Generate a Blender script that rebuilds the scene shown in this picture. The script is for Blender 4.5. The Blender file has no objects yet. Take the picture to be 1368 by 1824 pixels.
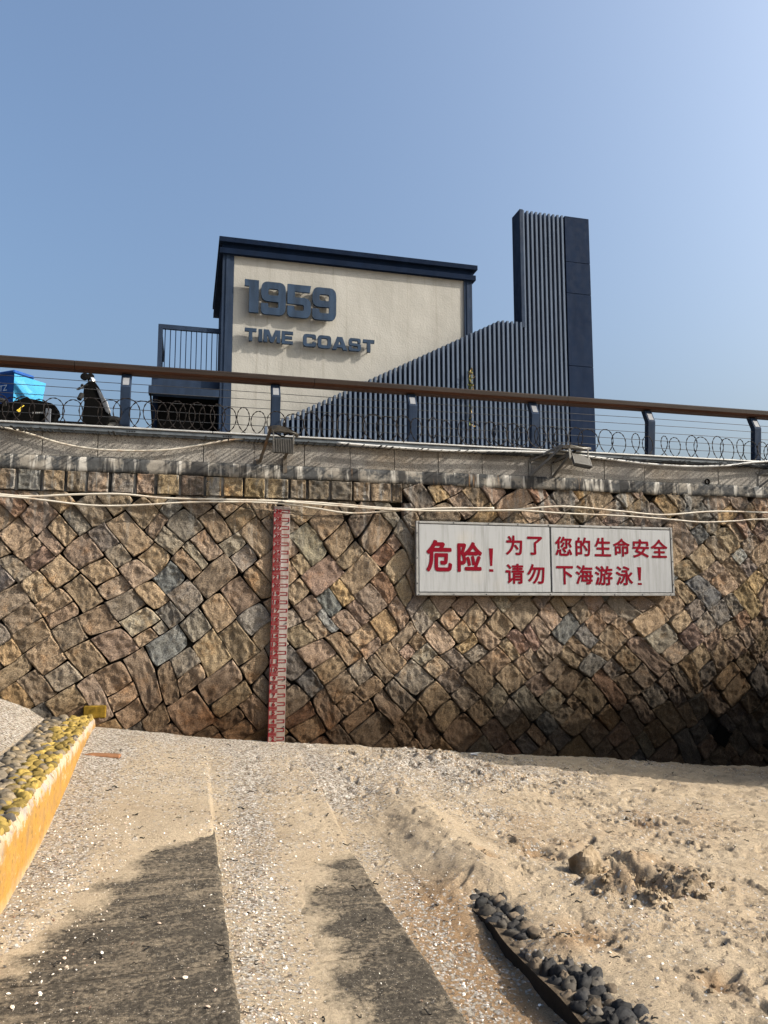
import bpy, math, random
import numpy as np
from mathutils import Vector, Matrix, Euler
R = math.radians
random.seed(7); rng = np.random.default_rng(7)
S = bpy.context.scene
C = S.collection

# ------------------------------------------------------------------ camera, sky, sun, exposure
EYE = Vector((0, 0, 1.72))
F = 1370.0; YAW = R(-14.5); PITCH = R(6.6)
cam = bpy.data.cameras.new('camera'); cam_o = bpy.data.objects.new('camera', cam); C.objects.link(cam_o)
cam.sensor_fit = 'VERTICAL'; cam.sensor_height = 24; cam.lens = 24*F/1824
cam.clip_start = .05; cam.clip_end = 3000
cam_o.location = EYE; cam_o.rotation_euler = (R(90)+PITCH, 0, YAW)
S.camera = cam_o
S.render.resolution_x = 768; S.render.resolution_y = 1024

SUN = Vector((2.3, -.9, 1.65)).normalized()
W = bpy.data.worlds.new('World'); S.world = W; W.use_nodes = True
wn = W.node_tree.nodes
sky = wn.new('ShaderNodeTexSky'); sky.sky_type = 'NISHITA'; sky.sun_disc = False
sky.sun_elevation = math.asin(SUN.z); sky.sun_rotation = math.atan2(SUN.x, SUN.y)
sky.air_density = 1.1; sky.dust_density = 10.0; sky.ozone_density = 4.0
tintn = wn.new('ShaderNodeMix'); tintn.data_type = 'RGBA'; tintn.blend_type = 'MULTIPLY'; tintn.inputs[0].default_value = 1; tintn.inputs[7].default_value = (.95, 1.0, .99, 1)
W.node_tree.links.new(sky.outputs[0], tintn.inputs[6]); W.node_tree.links.new(tintn.outputs[2], wn['Background'].inputs[0])
wn['Background'].inputs[1].default_value = 0.148
sl = bpy.data.lights.new('sun', 'SUN'); sl.energy = 4.6; sl.angle = R(.5); sl.color = (1, .90, .77)
so = bpy.data.objects.new('sun', sl); C.objects.link(so); so.rotation_euler = SUN.to_track_quat('Z', 'Y').to_euler()
S.view_settings.view_transform = 'Standard'; S.view_settings.look = 'None'
S.view_settings.exposure = 0.9; S.view_settings.gamma = 1

# photograph measurements -> world: where a sight line meets the upright plane y = v, or the level z
CM = Euler((R(90)+PITCH, 0, YAW)).to_matrix()
def ray(px, py): return CM @ Vector(((px-684)/F, (912-py)/F, -1))
def P(px, py, v):
    d = ray(px, py); k = v/d.y
    return Vector((d.x*k, v, EYE.z+d.z*k))
def G(px, py, z):
    d = ray(px, py); k = (z-EYE.z)/d.z
    return Vector((d.x*k, d.y*k, z))

# ------------------------------------------------------------------ noise
def _h(x, y, s):
    h = (x.astype(np.int64)*374761393 + y.astype(np.int64)*668265263 + int(s)*974634777) & 0xffffffff
    h = ((h ^ (h >> 13))*1274126177) & 0xffffffff
    return (h ^ (h >> 16))/4294967295.0*2-1
def vn(x, y, s=0):
    x = np.asarray(x, float); y = np.asarray(y, float)
    xi = np.floor(x); yi = np.floor(y); fx = x-xi; fy = y-yi
    fx = fx*fx*fx*(fx*(fx*6-15)+10); fy = fy*fy*fy*(fy*(fy*6-15)+10)
    a = _h(xi, yi, s); b = _h(xi+1, yi, s); c = _h(xi, yi+1, s); d = _h(xi+1, yi+1, s)
    return (a*(1-fx)+b*fx)*(1-fy)+(c*(1-fx)+d*fx)*fy
def fbm(x, y, s=0, o=4, g=.5):
    t = 0; a = 1; n = 0
    for i in range(o):
        t = t+a*vn(x*2**i+13.7*i, y*2**i-7.1*i, s+i); n += a; a *= g
    return t/n
def sstep(a, b, x):
    t = np.clip((x-a)/(b-a), 0, 1); return t*t*(3-2*t)

# ------------------------------------------------------------------ mesh helpers
def link(name, me, mats=None, parent=None, smooth=False):
    o = bpy.data.objects.new(name, me); C.objects.link(o)
    if mats is not None:
        for m in (mats if isinstance(mats, (list, tuple)) else [mats]): me.materials.append(m)
    if parent: o.parent = parent; o.matrix_parent_inverse = parent.matrix_basis.inverted()
    if smooth: me.polygons.foreach_set('use_smooth', [True]*len(me.polygons))
    return o
class MB:
    def __init__(s): s.v = []; s.f = []; s.mi = []; s.col = []; s.cur = None
    def add(s, vs, fs, mi=0):
        n = len(s.v); s.v += [tuple(p) for p in vs]; s.f += [tuple(i+n for i in f) for f in fs]; s.mi += [mi]*len(fs)
        s.col += [s.cur]*len(vs); return s
    def box(s, a, b, mi=0, M=None):
        x0, y0, z0 = [min(p, q) for p, q in zip(a, b)]; x1, y1, z1 = [max(p, q) for p, q in zip(a, b)]
        vs = [Vector(p) for p in ((x0,y0,z0),(x1,y0,z0),(x1,y1,z0),(x0,y1,z0),(x0,y0,z1),(x1,y0,z1),(x1,y1,z1),(x0,y1,z1))]
        if M: vs = [M @ p for p in vs]
        return s.add(vs, [(3,2,1,0),(4,5,6,7),(0,1,5,4),(1,2,6,5),(2,3,7,6),(3,0,4,7)], mi)
    def rbox(s, a, b, r, mi=0, M=None):           # box with chamfered edges
        a = Vector(a); b = Vector(b); vs = []; idx = {}
        for sx in (0,1):
            for sy in (0,1):
                for sz in (0,1):
                    c = [(a,b)[q][k] for k, q in enumerate((sx,sy,sz))]; d = [1 if q == 0 else -1 for q in (sx,sy,sz)]
                    for ax in range(3):
                        p = [c[k]+(0 if k == ax else d[k]*r) for k in range(3)]
                        idx[(sx,sy,sz,ax)] = len(vs); vs.append(Vector(p))
        fs = []
        for ax in range(3):
            o = [k for k in range(3) if k != ax]
            for q in (0,1):
                f = []
                for (m, n) in ((0,0),(1,0),(1,1),(0,1)):
                    key = [0,0,0]; key[ax] = q; key[o[0]] = m; key[o[1]] = n; f.append(idx[tuple(key)+(ax,)])
                fs.append(f)
            for m in (0,1):
                for n in (0,1):
                    k0 = [0,0,0]; k1 = [0,0,0]; k1[ax] = 1
                    for k in (k0,k1): k[o[0]] = m; k[o[1]] = n
                    fs.append([idx[tuple(k0)+(o[0],)], idx[tuple(k0)+(o[1],)], idx[tuple(k1)+(o[1],)], idx[tuple(k1)+(o[0],)]])
        for sx in (0,1):
            for sy in (0,1):
                for sz in (0,1): fs.append([idx[(sx,sy,sz,k)] for k in range(3)])
        cen = (a+b)/2; out = []
        for f in fs:
            n = (vs[f[1]]-vs[f[0]]).cross(vs[f[2]]-vs[f[0]]); m = sum((vs[i] for i in f), Vector())/len(f)
            out.append(f if n.dot(m-cen) > 0 else f[::-1])
        if M: vs = [M @ p for p in vs]
        return s.add(vs, out, mi)
    def bar(s, p, q, w, h, up=(0,0,1), mi=0):     # rectangular bar, w across, h along up
        p = Vector(p); q = Vector(q); d = (q-p).normalized(); x = d.cross(Vector(up)).normalized(); y = x.cross(d)
        vs = []
        for c in (p, q):
            for (i, j) in ((-1,-1),(1,-1),(1,1),(-1,1)): vs.append(c+x*(i*w/2)+y*(j*h/2))
        return s.add(vs, [(0,1,2,3),(7,6,5,4),(0,4,5,1),(1,5,6,2),(2,6,7,3),(3,7,4,0)], mi)
    def tube(s, pts, r, n=6, caps=True, mi=0, radii=None):
        pts = [Vector(p) for p in pts]; prev = None; rings = []; vs = []; fs = []
        for i, p in enumerate(pts):
            d = (pts[min(i+1, len(pts)-1)]-pts[max(i-1, 0)]).normalized()
            if prev is None:
                a = Vector((0,0,1)) if abs(d.z) < .9 else Vector((1,0,0)); x = d.cross(a).normalized()
            else: x = (prev-d*prev.dot(d)).normalized()
            prev = x; y = d.cross(x); rr = radii[i] if radii else r
            for k in range(n): vs.append(p+(x*math.cos(2*math.pi*k/n)+y*math.sin(2*math.pi*k/n))*rr)
        for i in range(len(pts)-1):
            for k in range(n):
                a, b = i*n+k, i*n+(k+1)%n; fs.append((a, b, b+n, a+n))
        if caps: fs += [tuple(range(n))[::-1], tuple(range((len(pts)-1)*n, len(pts)*n))]
        return s.add(vs, fs, mi)
    def prism(s, pts, d, mi=0):                    # planar polygon pushed along d
        d = Vector(d); n = len(pts); pts = [Vector(p) for p in pts]
        return s.add(pts+[p+d for p in pts], [tuple(range(n)), tuple(range(n, 2*n))[::-1]]+[(i, i+n, (i+1)%n+n, (i+1)%n) for i in range(n)], mi)
    def lathe(s, prof, c, M=None, n=16, mi=0):     # prof: (r, z)
        vs = []; fs = []; m = len(prof)
        for k in range(n):
            a = 2*math.pi*k/n
            for r, z in prof:
                p = Vector((r*math.cos(a), r*math.sin(a), z))
                vs.append((M @ p if M else p)+Vector(c))
        for k in range(n):
            for j in range(m-1):
                fs.append((k*m+j, ((k+1)%n)*m+j, ((k+1)%n)*m+j+1, k*m+j+1))
        return s.add(vs, fs, mi)
    def build(s, name, mats, parent=None, smooth=False, bevel=0, recalc=True):
        me = bpy.data.meshes.new(name); me.from_pydata(s.v, [], s.f); me.update()
        if any(s.mi): me.polygons.foreach_set('material_index', s.mi)
        if any(c is not None for c in s.col):
            at = me.attributes.new('tone', 'FLOAT_COLOR', 'POINT')
            at.data.foreach_set('color', np.array([c if c is not None else (1,1,1,1) for c in s.col], 'f').ravel())
        if recalc:
            import bmesh
            bm = bmesh.new(); bm.from_mesh(me); bmesh.ops.recalc_face_normals(bm, faces=bm.faces)
            if bevel: bmesh.ops.bevel(bm, geom=bm.edges[:], offset=bevel, segments=2, profile=.6, affect='EDGES')
            bm.to_mesh(me); bm.free()
        return link(name, me, mats, parent, smooth)
def grid_mesh(name, V, nu, nv, mats, parent=None, attrs=None, kind=None):
    me = bpy.data.meshes.new(name)
    i = np.arange((nu-1)*(nv-1)); a = (i//(nu-1))*nu+i%(nu-1)
    Fq = np.stack([a, a+1, a+1+nu, a+nu], 1)
    return raw_mesh(name, V, Fq, mats, parent, attrs)
def raw_mesh(name, V, Fq, mats, parent=None, attrs=None, smooth=True):
    me = bpy.data.meshes.new(name); me.vertices.add(len(V)); me.vertices.foreach_set('co', np.asarray(V, 'f').ravel())
    k = Fq.shape[1]
    me.loops.add(Fq.size); me.loops.foreach_set('vertex_index', Fq.ravel().astype('i'))
    me.polygons.add(len(Fq)); me.polygons.foreach_set('loop_start', (np.arange(len(Fq))*k).astype('i'))
    me.polygons.foreach_set('loop_total', np.full(len(Fq), k, 'i'))
    me.update(calc_edges=True); me.validate()
    for nm, ar in (attrs or {}).items():
        if ar.ndim == 2:
            at = me.attributes.new(nm, 'FLOAT_COLOR', 'POINT'); at.data.foreach_set('color', np.asarray(ar, 'f').ravel())
        else:
            at = me.attributes.new(nm, 'FLOAT', 'POINT'); at.data.foreach_set('value', np.asarray(ar, 'f'))
    return link(name, me, mats, parent, smooth)
def tag(o, label=None, cat=None, group=None, kind=None):
    if label: o['label'] = label
    if cat: o['category'] = cat
    if group: o['group'] = group
    if kind: o['kind'] = kind
    return o
def thing(name, label, cat, loc=(0,0,0), rz=0, group=None):
    o = bpy.data.objects.new(name, None); C.objects.link(o); o.location = loc; o.rotation_euler = (0,0,rz); o.empty_display_size = .1
    o.matrix_basis = Matrix.Translation(Vector(loc)) @ Matrix.Rotation(rz, 4, 'Z')
    return tag(o, label, cat, group)
def local(o):                                       # parts given in the thing's own space
    o.matrix_parent_inverse = Matrix.Identity(4); return o

# ------------------------------------------------------------------ materials
class NT:
    def __init__(s, name, rough=.8, spec=.3, metal=0):
        s.m = bpy.data.materials.new(name); s.m.use_nodes = True; s.t = s.m.node_tree
        s.b = s.t.nodes['Principled BSDF']; s.b.inputs['Roughness'].default_value = rough
        s.b.inputs['Specular IOR Level'].default_value = spec*.6; s.b.inputs['Metallic'].default_value = metal
        s._pos = None
    def n(s, typ, **kw):
        nd = s.t.nodes.new('ShaderNode'+typ)
        for k, v in kw.items(): setattr(nd, k, v)
        return nd
    def l(s, a, b): s.t.links.new(a, b)
    def pos(s):
        if s._pos is None: s._pos = s.n('TexCoord').outputs['Object']
        return s._pos
    def map(s, sc=(1,1,1), rot=(0,0,0), src=None):
        m = s.n('Mapping'); m.inputs['Scale'].default_value = sc; m.inputs['Rotation'].default_value = rot
        s.l(src or s.pos(), m.inputs[0]); return m.outputs[0]
    def noise(s, scale, detail=4, rough=.55, vec=None, dist=0):
        k = s.n('TexNoise'); k.inputs['Scale'].default_value = scale; k.inputs['Detail'].default_value = detail
        k.inputs['Roughness'].default_value = rough; k.inputs['Distortion'].default_value = dist
        s.l(vec or s.pos(), k.inputs['Vector']); return k.outputs[0]
    def voro(s, scale, vec=None, feature='F1', out=0):
        k = s.n('TexVoronoi', feature=feature); k.inputs['Scale'].default_value = scale
        s.l(vec or s.pos(), k.inputs['Vector']); return k.outputs[out]
    def ramp(s, fac, stops):
        r = s.n('ValToRGB'); e = r.color_ramp.elements
        while len(e) < len(stops): e.new(.5)
        for i, (p, c) in enumerate(stops):
            e[i].position = p; e[i].color = (c, c, c, 1) if isinstance(c, (int, float)) else (*c, 1)
        s.l(fac, r.inputs[0]); return r.outputs[0]
    def math(s, op, a, b=0, c=None, clamp=False):
        k = s.n('Math', operation=op, use_clamp=clamp)
        for i, x in enumerate((a, b) if c is None else (a, b, c)):
            if isinstance(x, (int, float)): k.inputs[i].default_value = x
            else: s.l(x, k.inputs[i])
        return k.outputs[0]
    def mix(s, fac, a, b, mode='MIX'):
        k = s.n('Mix', data_type='RGBA', blend_type=mode)
        for i, x in ((0, fac), (6, a), (7, b)):
            if isinstance(x, (int, float)) and i == 0: k.inputs[0].default_value = x
            elif isinstance(x, tuple): k.inputs[i].default_value = (*x, 1)
            elif isinstance(x, (int, float)): k.inputs[i].default_value = (x, x, x, 1)
            else: s.l(x, k.inputs[i])
        return k.outputs[2]
    def attr(s, name, out='Color'):
        a = s.n('Attribute', attribute_name=name); return a.outputs[out]
    def sep(s, axis):
        x = s.n('SeparateXYZ'); s.l(s.pos(), x.inputs[0]); return x.outputs[axis]
    def col(s, c):
        if isinstance(c, tuple): s.b.inputs['Base Color'].default_value = (*c, 1)
        else: s.l(c, s.b.inputs['Base Color'])
        return s
    def rough(s, r): s.l(r, s.b.inputs['Roughness']); return s
    def bump(s, h, strength=.5, dist=.01):
        prev = s.b.inputs['Normal'].links[0].from_socket if s.b.inputs['Normal'].links else None
        k = s.n('Bump'); k.inputs['Strength'].default_value = strength; k.inputs['Distance'].default_value = dist
        s.l(h, k.inputs['Height'])
        if prev: s.l(prev, k.inputs['Normal'])
        s.l(k.outputs[0], s.b.inputs['Normal']); return s
def plain(name, c, rough=.6, spec=.3, metal=0, var=.25, scale=6, bump=0):
    t = NT(name, rough, spec, metal)
    n = t.noise(scale, 5, .65)
    t.col(t.mix(t.ramp(n, [(.3, 1-var), (.7, 1+var*.4)]), 0.0, c, 'MIX') if False else t.mix(1.0, c, t.ramp(n, [(.3, 1-var), (.7, 1.0)]), 'MULTIPLY'))
    if bump: t.bump(t.noise(scale*12, 4), bump, .004)
    return t.m

def stain_layers(t, c, tide=True, lime=True):
    """tide line, rust and lime streaks of the sea wall; all fixed to the wall"""
    x = t.sep(0); z = t.sep(2)
    if lime:
        st = t.noise(1.0, 3, .6, t.map((5.5, 1, .16)))
        fade = t.ramp(z, [(0, 0), (1, 1)])
        top = t.math('MULTIPLY', t.math('SUBTRACT', z, 1.35), .55, clamp=True)
        brk = t.ramp(t.noise(2.2, 4), [(.42, 0), (.6, 1)])
        fine = t.ramp(t.noise(1.0, 4, .7, t.map((26, 1, 1.2))), [(.35, .25), (.65, 1)])
        k = t.math('MULTIPLY', t.math('MULTIPLY', t.ramp(st, [(.55, 0), (.63, 1)]), top), t.math('MULTIPLY', brk, fine))
        seep = t.math('MULTIPLY', t.math('MULTIPLY_ADD', z, 1.6, -3.75, True), t.ramp(t.noise(1.0, 5, .7, t.map((3.2, 1, 1.6))), [(.40, 0), (.62, .8)]))
        c = t.mix(seep, c, (.085,.084,.08))
        k2 = t.math('MULTIPLY', t.math('MULTIPLY_ADD', z, 1.2, -2.6, True), t.ramp(t.noise(1.0, 4, .65, t.map((8, 1, .8))), [(.56, 0), (.64, .75)]))
        c = t.mix(k2, c, (.34,.335,.315))
        c = t.mix(t.math('MULTIPLY', k, .75), c, (.34,.34,.33))
    if tide:
        wob = t.math('MULTIPLY', t.math('SUBTRACT', t.noise(.9, 5, .65), .5), 1.5)
        lvl = t.math('ADD', t.math('MULTIPLY', x, .055), .62)
        d = t.math('SUBTRACT', t.math('ADD', lvl, wob), z)          # > 0 below the tide line
        k = t.ramp(t.math('MULTIPLY_ADD', d, .75, .5, True), [(.22, 0), (.5, .60), (.85, .97)])
        tint = t.mix(t.math('MULTIPLY_ADD', x, .35, -.35, True), (.23, .155, .095), (.15, .13, .11))
        c = t.mix(k, c, t.mix(1.0, c, tint, 'MULTIPLY'))
        grain = t.ramp(t.noise(38, 3), [(.6, 0), (.75, .35)])
        c = t.mix(t.math('MULTIPLY', k, grain), c, (.14, .115, .085))
    return c

t = NT('rubble_stone', .85, .25)
base = t.attr('tone')
c = t.mix(1.0, base, t.ramp(t.noise(5.5, 6, .7), [(.28, (.80,.78,.75)), (.5, (1,1,1)), (.72, (1.18,1.14,1.06))]), 'MULTIPLY')
c = t.mix(1.0, c, t.ramp(t.noise(95, 3, .7), [(.33, (.42,.40,.39)), (.5, (1,1,1)), (.66, (1.5,1.47,1.42))]), 'MULTIPLY')
c = t.mix(t.ramp(t.noise(3.1, 5, .7), [(.55, 0), (.68, .55)]), c, t.mix(1.0, c, (.95,.68,.40), 'MULTIPLY'))
t.col(stain_layers(t, c))
t.bump(t.noise(12, 3, .6), .5, .015); t.bump(t.noise(36, 6, .8, dist=.3), 1.0, .075); t.bump(t.noise(120, 3, .75), .8, .018)
M_stone = t.m
t = NT('joint_mortar', .95, .1); t.col(t.ramp(t.noise(9, 5), [(.35, (.008,.007,.006)), (.66, (.022,.02,.017)), (.8, (.09,.08,.065))])); t.bump(t.noise(25, 5), .8, .02); M_mortar = t.m

t = NT('weathered_concrete', .9, .2)
st = t.noise(1.0, 4, .65, t.map((7, 1, .9)))
bl = t.noise(3.5, 6, .7)
c = t.mix(t.ramp(bl, [(.44, 0), (.54, 1)]), (.185,.17,.148), (.05,.052,.054))
c = t.mix(t.ramp(st, [(.53, 0), (.60, .9)]), c, (.36,.345,.315))
c = t.mix(t.ramp(t.noise(1.0, 4, .7, t.map((4, 1, .5))), [(.52, 0), (.58, .9)]), c, (.025,.025,.026))
c = t.mix(t.ramp(t.noise(1.0, 3, .6, t.map((9, 2, .7))), [(.67, 0), (.73, .7)]), c, (.25,.14,.06))
t.col(c); t.bump(t.noise(22, 6, .7), .6, .012); M_conc = t.m

t = NT('granite_facing', .75, .3)
g = t.voro(170, out=1)
gs = t.n('SeparateColor'); t.l(g, gs.inputs[0])
c = t.ramp(gs.outputs[0], [(0, (.05,.048,.046)), (.22, (.16,.15,.135)), (.6, (.25,.235,.21)), (1, (.36,.34,.31))])
c = t.mix(t.ramp(t.noise(1.6, 5, .7), [(.48, 0), (.68, .6)]), c, (.40,.29,.17), 'MULTIPLY')
c = t.mix(t.ramp(t.noise(.9, 4, .6), [(.42, 0), (.62, .6)]), c, (.08,.08,.084))
t.col(c); t.bump(t.noise(120, 2), .25, .004); M_granite = t.m

def painted(name, c, rough=.5, dirt=.35, spec=.25):
    t = NT(name, rough, spec)
    d = t.ramp(t.noise(1.0, 5, .7, t.map((6, 6, 1.1))), [(.35, 1-dirt), (.65, 1.0)])
    t.col(t.mix(1.0, c, d, 'MULTIPLY')); t.rough(t.ramp(t.noise(8, 4), [(.3, rough-.08), (.7, rough+.15)]))
    t.bump(t.noise(40, 3), .06, .003); return t.m
M_blue = painted('blue_steel_paint', (.015,.028,.056), .8)
M_navy = painted('navy_panel_paint', (.008,.016,.037), .8, .2, .08)
M_slat = painted('slat_paint', (.085,.112,.16), .75, .2, .12)
M_letter = painted('letter_paint', (.022,.042,.078), .75, .45)
M_dark = plain('opening_shade', (.003,.003,.003), .95, .02)  # black stands in for the shade inside holes, slots and openings
M_frame = plain('dark_steel', (.045,.048,.052), .5, .4, .4)
M_ledge = painted('ledge_metal', (.10,.115,.13), .5, .45)
M_ledge_top = plain('ledge_lip_metal', (.42,.42,.41), .45, .4, .3)
M_gal = plain('galvanised_steel', (.17,.165,.155), .55, .4, .5, .45, 14)
M_rusty = NT('rusted_steel', .8, .2)
M_rusty.col(M_rusty.ramp(M_rusty.noise(12, 5, .7), [(.35, (.075,.072,.068)), (.55, (.10,.085,.07)), (.7, (.15,.085,.045))])); M_rusty = M_rusty.m
M_lamp = plain('lamp_casting', (.055,.058,.062), .5, .4, .3, .3, 20)
M_black = plain('black_plastic', (.003,.003,.003), .7, .06, 0, .3, 10)
M_rubber = plain('black_rubber', (.015,.015,.015), .85, .2)
M_silver = plain('silver_trim', (.55,.56,.58), .3, .5, .6)
M_wire = plain('rusted_wire', (.014,.011,.010), .7, .3, .3, .5, 30)
M_cable = plain('steel_cable', (.06,.062,.066), .5, .4, .5)

t = NT('stucco', .9, .2)
c = t.mix(t.ramp(t.noise(1.0, 5, .65, t.map((1.3, 1.3, .5))), [(.35, 0), (.7, 1)]), (.25,.245,.225), (.305,.30,.28))
c = t.mix(t.ramp(t.noise(1.0, 5, .7, t.map((9, 9, .35))), [(.54, 0), (.74, .5)]), c, (.165,.152,.13))
t.col(c); t.bump(t.noise(30, 5, .6), .4, .014); t.bump(t.noise(3, 3), .3, .03); M_stucco = t.m

def wood(name, dark, light):
    t = NT(name, .75, .12)
    n = t.noise(1.0, 6, .65, t.map((.8, 22, 22), src=None), 1.2)
    t.col(t.ramp(n, [(.3, dark), (.7, light)])); t.bump(n, .25, .006); return t.m
M_wood_top = wood('weathered_handrail_wood', (.012,.009,.008), (.030,.022,.018))
M_wood_low = wood('handrail_wood', (.034,.015,.009), (.075,.033,.019))

t = NT('pipe_plastic', .6, .35)
c = t.mix(t.ramp(t.noise(2.3, 5, .75), [(.5, 0), (.7, .85)]), (.42,.39,.335), (.21,.115,.05))
c = t.mix(t.ramp(t.noise(6, 4), [(.55, 0), (.75, .6)]), c, (.30,.27,.23)); t.col(c); M_pipe = t.m
M_pipe_grey = plain('grey_conduit', (.42,.42,.41), .6, .3)

t = NT('sign_sheet', .5, .4)
st = t.noise(1.0, 5, .7, t.map((22, 22, 1.4)))
c = t.mix(t.ramp(st, [(.46, 0), (.72, .85)]), (.275,.285,.295), (.175,.18,.18))
c = t.mix(t.ramp(t.noise(1.0, 3, .7, t.map((60, 60, 9))), [(.68, 0), (.73, .8)]), c, (.17,.16,.15))
c = t.mix(t.ramp(t.noise(1.3, 4), [(.62, 0), (.8, .3)]), c, (.42,.36,.27)); t.col(c); M_sign = t.m
M_sign_frame = plain('sign_frame_metal', (.26,.26,.255), .5, .4, .2, .4, 9)
t = NT('sign_red_paint', .8, .08); t.col(t.mix(t.ramp(t.noise(30, 4, .7), [(.60, 0), (.78, .4)]), (.135,.004,.012), (.15,.03,.03))); M_red = t.m
t = NT('gauge_white', .5, .35)
zz = t.sep(2)
c = t.mix(t.ramp(t.noise(1.0, 5, .7, t.map((9, 9, 1.6))), [(.35, 0), (.65, 1)]), (.30,.285,.28), (.19,.145,.125))
c = t.mix(t.ramp(t.math('MULTIPLY_ADD', zz, -.4, .9, True), [(.1, 0), (.8, .7)]), c, (.16,.12,.09)); t.col(c); M_gwhite = t.m
t = NT('gauge_red', .8, .1)
t.col(t.mix(t.ramp(t.noise(9, 5, .7), [(.4, 0), (.7, .6)]), (.15,.008,.013), (.10,.016,.013))); M_gred = t.m

t = NT('sand', .95, .15)
sh = t.attr('shell', 'Fac'); wet = t.attr('damp', 'Fac')
c = t.ramp(t.noise(2.2, 6, .65), [(.3, (.30,.238,.165)), (.7, (.375,.308,.222))])
c = t.mix(t.math('MULTIPLY', wet, .75), c, (.225,.135,.068))
c = t.mix(1.0, c, t.ramp(t.noise(140, 3, .8), [(.3, .62), (.55, 1.0), (.72, 1.2)]), 'MULTIPLY')
vo = t.n('TexVoronoi'); vo.inputs['Scale'].default_value = 62; vo.inputs['Randomness'].default_value = 1; t.l(t.map((1, 1, .35)), vo.inputs['Vector'])
vs = t.n('SeparateColor'); t.l(vo.outputs['Color'], vs.inputs[0])
bits = t.ramp(vs.outputs[0], [(0, (.10,.085,.068)), (.14, (.20,.155,.118)), (.3, (.30,.255,.20)), (.55, (.38,.345,.295)), (.85, (.52,.49,.45)), (1, (.30,.225,.17))])
edge = t.ramp(vo.outputs['Distance'], [(.25, 1), (.62, .62)])
bits = t.mix(1.0, bits, edge, 'MULTIPLY')
msk = t.math('LESS_THAN', vs.outputs[1], t.math('MULTIPLY_ADD', sh, .95, .035))
c = t.mix(msk, c, bits)
t.col(c)
hh = t.math('MULTIPLY', msk, t.math('SUBTRACT', 1.0, vo.outputs['Distance']))
t.bump(hh, .7, .008); t.bump(t.noise(45, 6, .78), .8, .032); t.bump(t.noise(9, 5, .65, t.map((1, 2.2, 1), (0, 0, R(-25)))), .6, .05)
M_sand = t.m

t = NT('step_concrete', .92, .2)
a = t.noise(1.0, 6, .68, t.map((1.5, 4.5, 3), (0, 0, R(-12))), .8); b = t.noise(34, 5, .75)
c = t.ramp(b, [(.3, (.016,.014,.011)), (.55, (.062,.053,.042)), (.75, (.16,.135,.10))])
c = t.mix(t.ramp(t.math('MULTIPLY_ADD', b, .5, t.math('MULTIPLY', a, .75)), [(.60, 0), (.78, .7)]), c, (.235,.19,.135))
du = t.attr('dust', 'Fac')
dk = t.math('MULTIPLY_ADD', t.math('SUBTRACT', t.math('MULTIPLY_ADD', b, .6, t.math('MULTIPLY', t.noise(7, 5, .7), .6)), .6), 1.6, du)
c = t.mix(t.ramp(dk, [(.42, 0), (1.0, 1)]), c, (.30,.243,.17))
c = t.mix(t.ramp(t.voro(50), [(.08, .8), (.13, 0)]), c, (.5,.46,.4))
t.col(c); t.bump(t.noise(26, 7, .75), .8, .022); t.bump(t.noise(120, 3, .7), .5, .005); M_step = t.m

t = NT('yellow_wall_paint', .8, .25)
z = t.sep(2)
c = t.mix(t.ramp(t.noise(5, 5, .7), [(.3, 0), (.7, 1)]), (.26,.135,.026), (.29,.165,.042))
pk = t.math('ADD', t.math('MULTIPLY', t.math('SUBTRACT', t.noise(7, 6, .72), .5), .5), z)
c = t.mix(t.ramp(t.math('MULTIPLY_ADD', pk, 1.0, .4, True), [(.77, 0), (.79, .8), (.86, 1)]), c, (.34,.26,.19))
c = t.mix(t.ramp(t.math('MULTIPLY_ADD', t.noise(9, 5, .7), .5, t.math('MULTIPLY', z, .5)), [(.465, 0), (.50, 1)]), c, (.22,.21,.195))
c = t.mix(t.ramp(t.noise(16, 5, .75), [(.58, 0), (.64, 1)]), c, (.12,.075,.03))
c = t.mix(t.ramp(t.noise(3.2, 6, .75), [(.50, 0), (.62, .7)]), c, (.17,.108,.055))
c = t.mix(t.ramp(t.noise(6, 6, .75, t.map((1, .6, 1.4))), [(.60, 0), (.66, .75)]), c, (.35,.27,.19))
c = t.mix(t.ramp(t.noise(1.0, 4, .7, t.map((1, 14, 1.5))), [(.56, 0), (.68, .5)]), c, (.20,.12,.05))
c = t.mix(t.ramp(t.math('MULTIPLY_ADD', t.noise(11, 5, .7), .22, t.math('MULTIPLY', z, -1)), [(.0, 0), (.12, .8)]), c, (.36,.285,.2)); t.col(c)
t.bump(t.noise(18, 6, .7), .6, .015); M_yellow = t.m
t = NT('cobble', .8, .3)
c = t.mix(1.0, t.attr('tone'), t.ramp(t.noise(24, 5, .7), [(.3, .5), (.6, 1.0), (.75, 1.25)]), 'MULTIPLY'); t.col(c)
t.bump(t.noise(40, 5), .4, .008); M_cobble = t.m
M_bed = plain('cobble_bed_mortar', (.19,.165,.135), .95, .1, 0, .5, 12, .6)
M_kerbbed = plain('kerb_bed_sand', (.11,.085,.06), .95, .1, 0, .85, 14, 1)
M_black_wall = plain('black_kerb_face', (.018,.017,.016), .8, .3, 0, .5, 12, .5)  # near-black colour for the left face of the cobbled kerb
t = NT('shell_bits', .6, .35); t.col(t.attr('tone')); M_bits = t.m
M_rock = NT('sandy_rock', .95, .1); M_rock.col(M_rock.ramp(M_rock.noise(9, 6, .7), [(.35, (.11,.08,.05)), (.65, (.27,.215,.15))])); M_rock.bump(M_rock.noise(20, 6, .7), .7, .02); M_rock = M_rock.m
M_brick = plain('old_brick', (.21,.105,.055), .9, .15, 0, .5, 14, .5)
M_leaf = NT('dry_vine_leaf', .7, .2); M_leaf.col(M_leaf.attr('tone')); M_leaf = M_leaf.m
M_deck = plain('terrace_paving', (.30,.29,.27), .85, .2, 0, .2, 2)
M_ground = plain('far_beach', (.40,.31,.21), .95, .1, 0, .25, .2)

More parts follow.
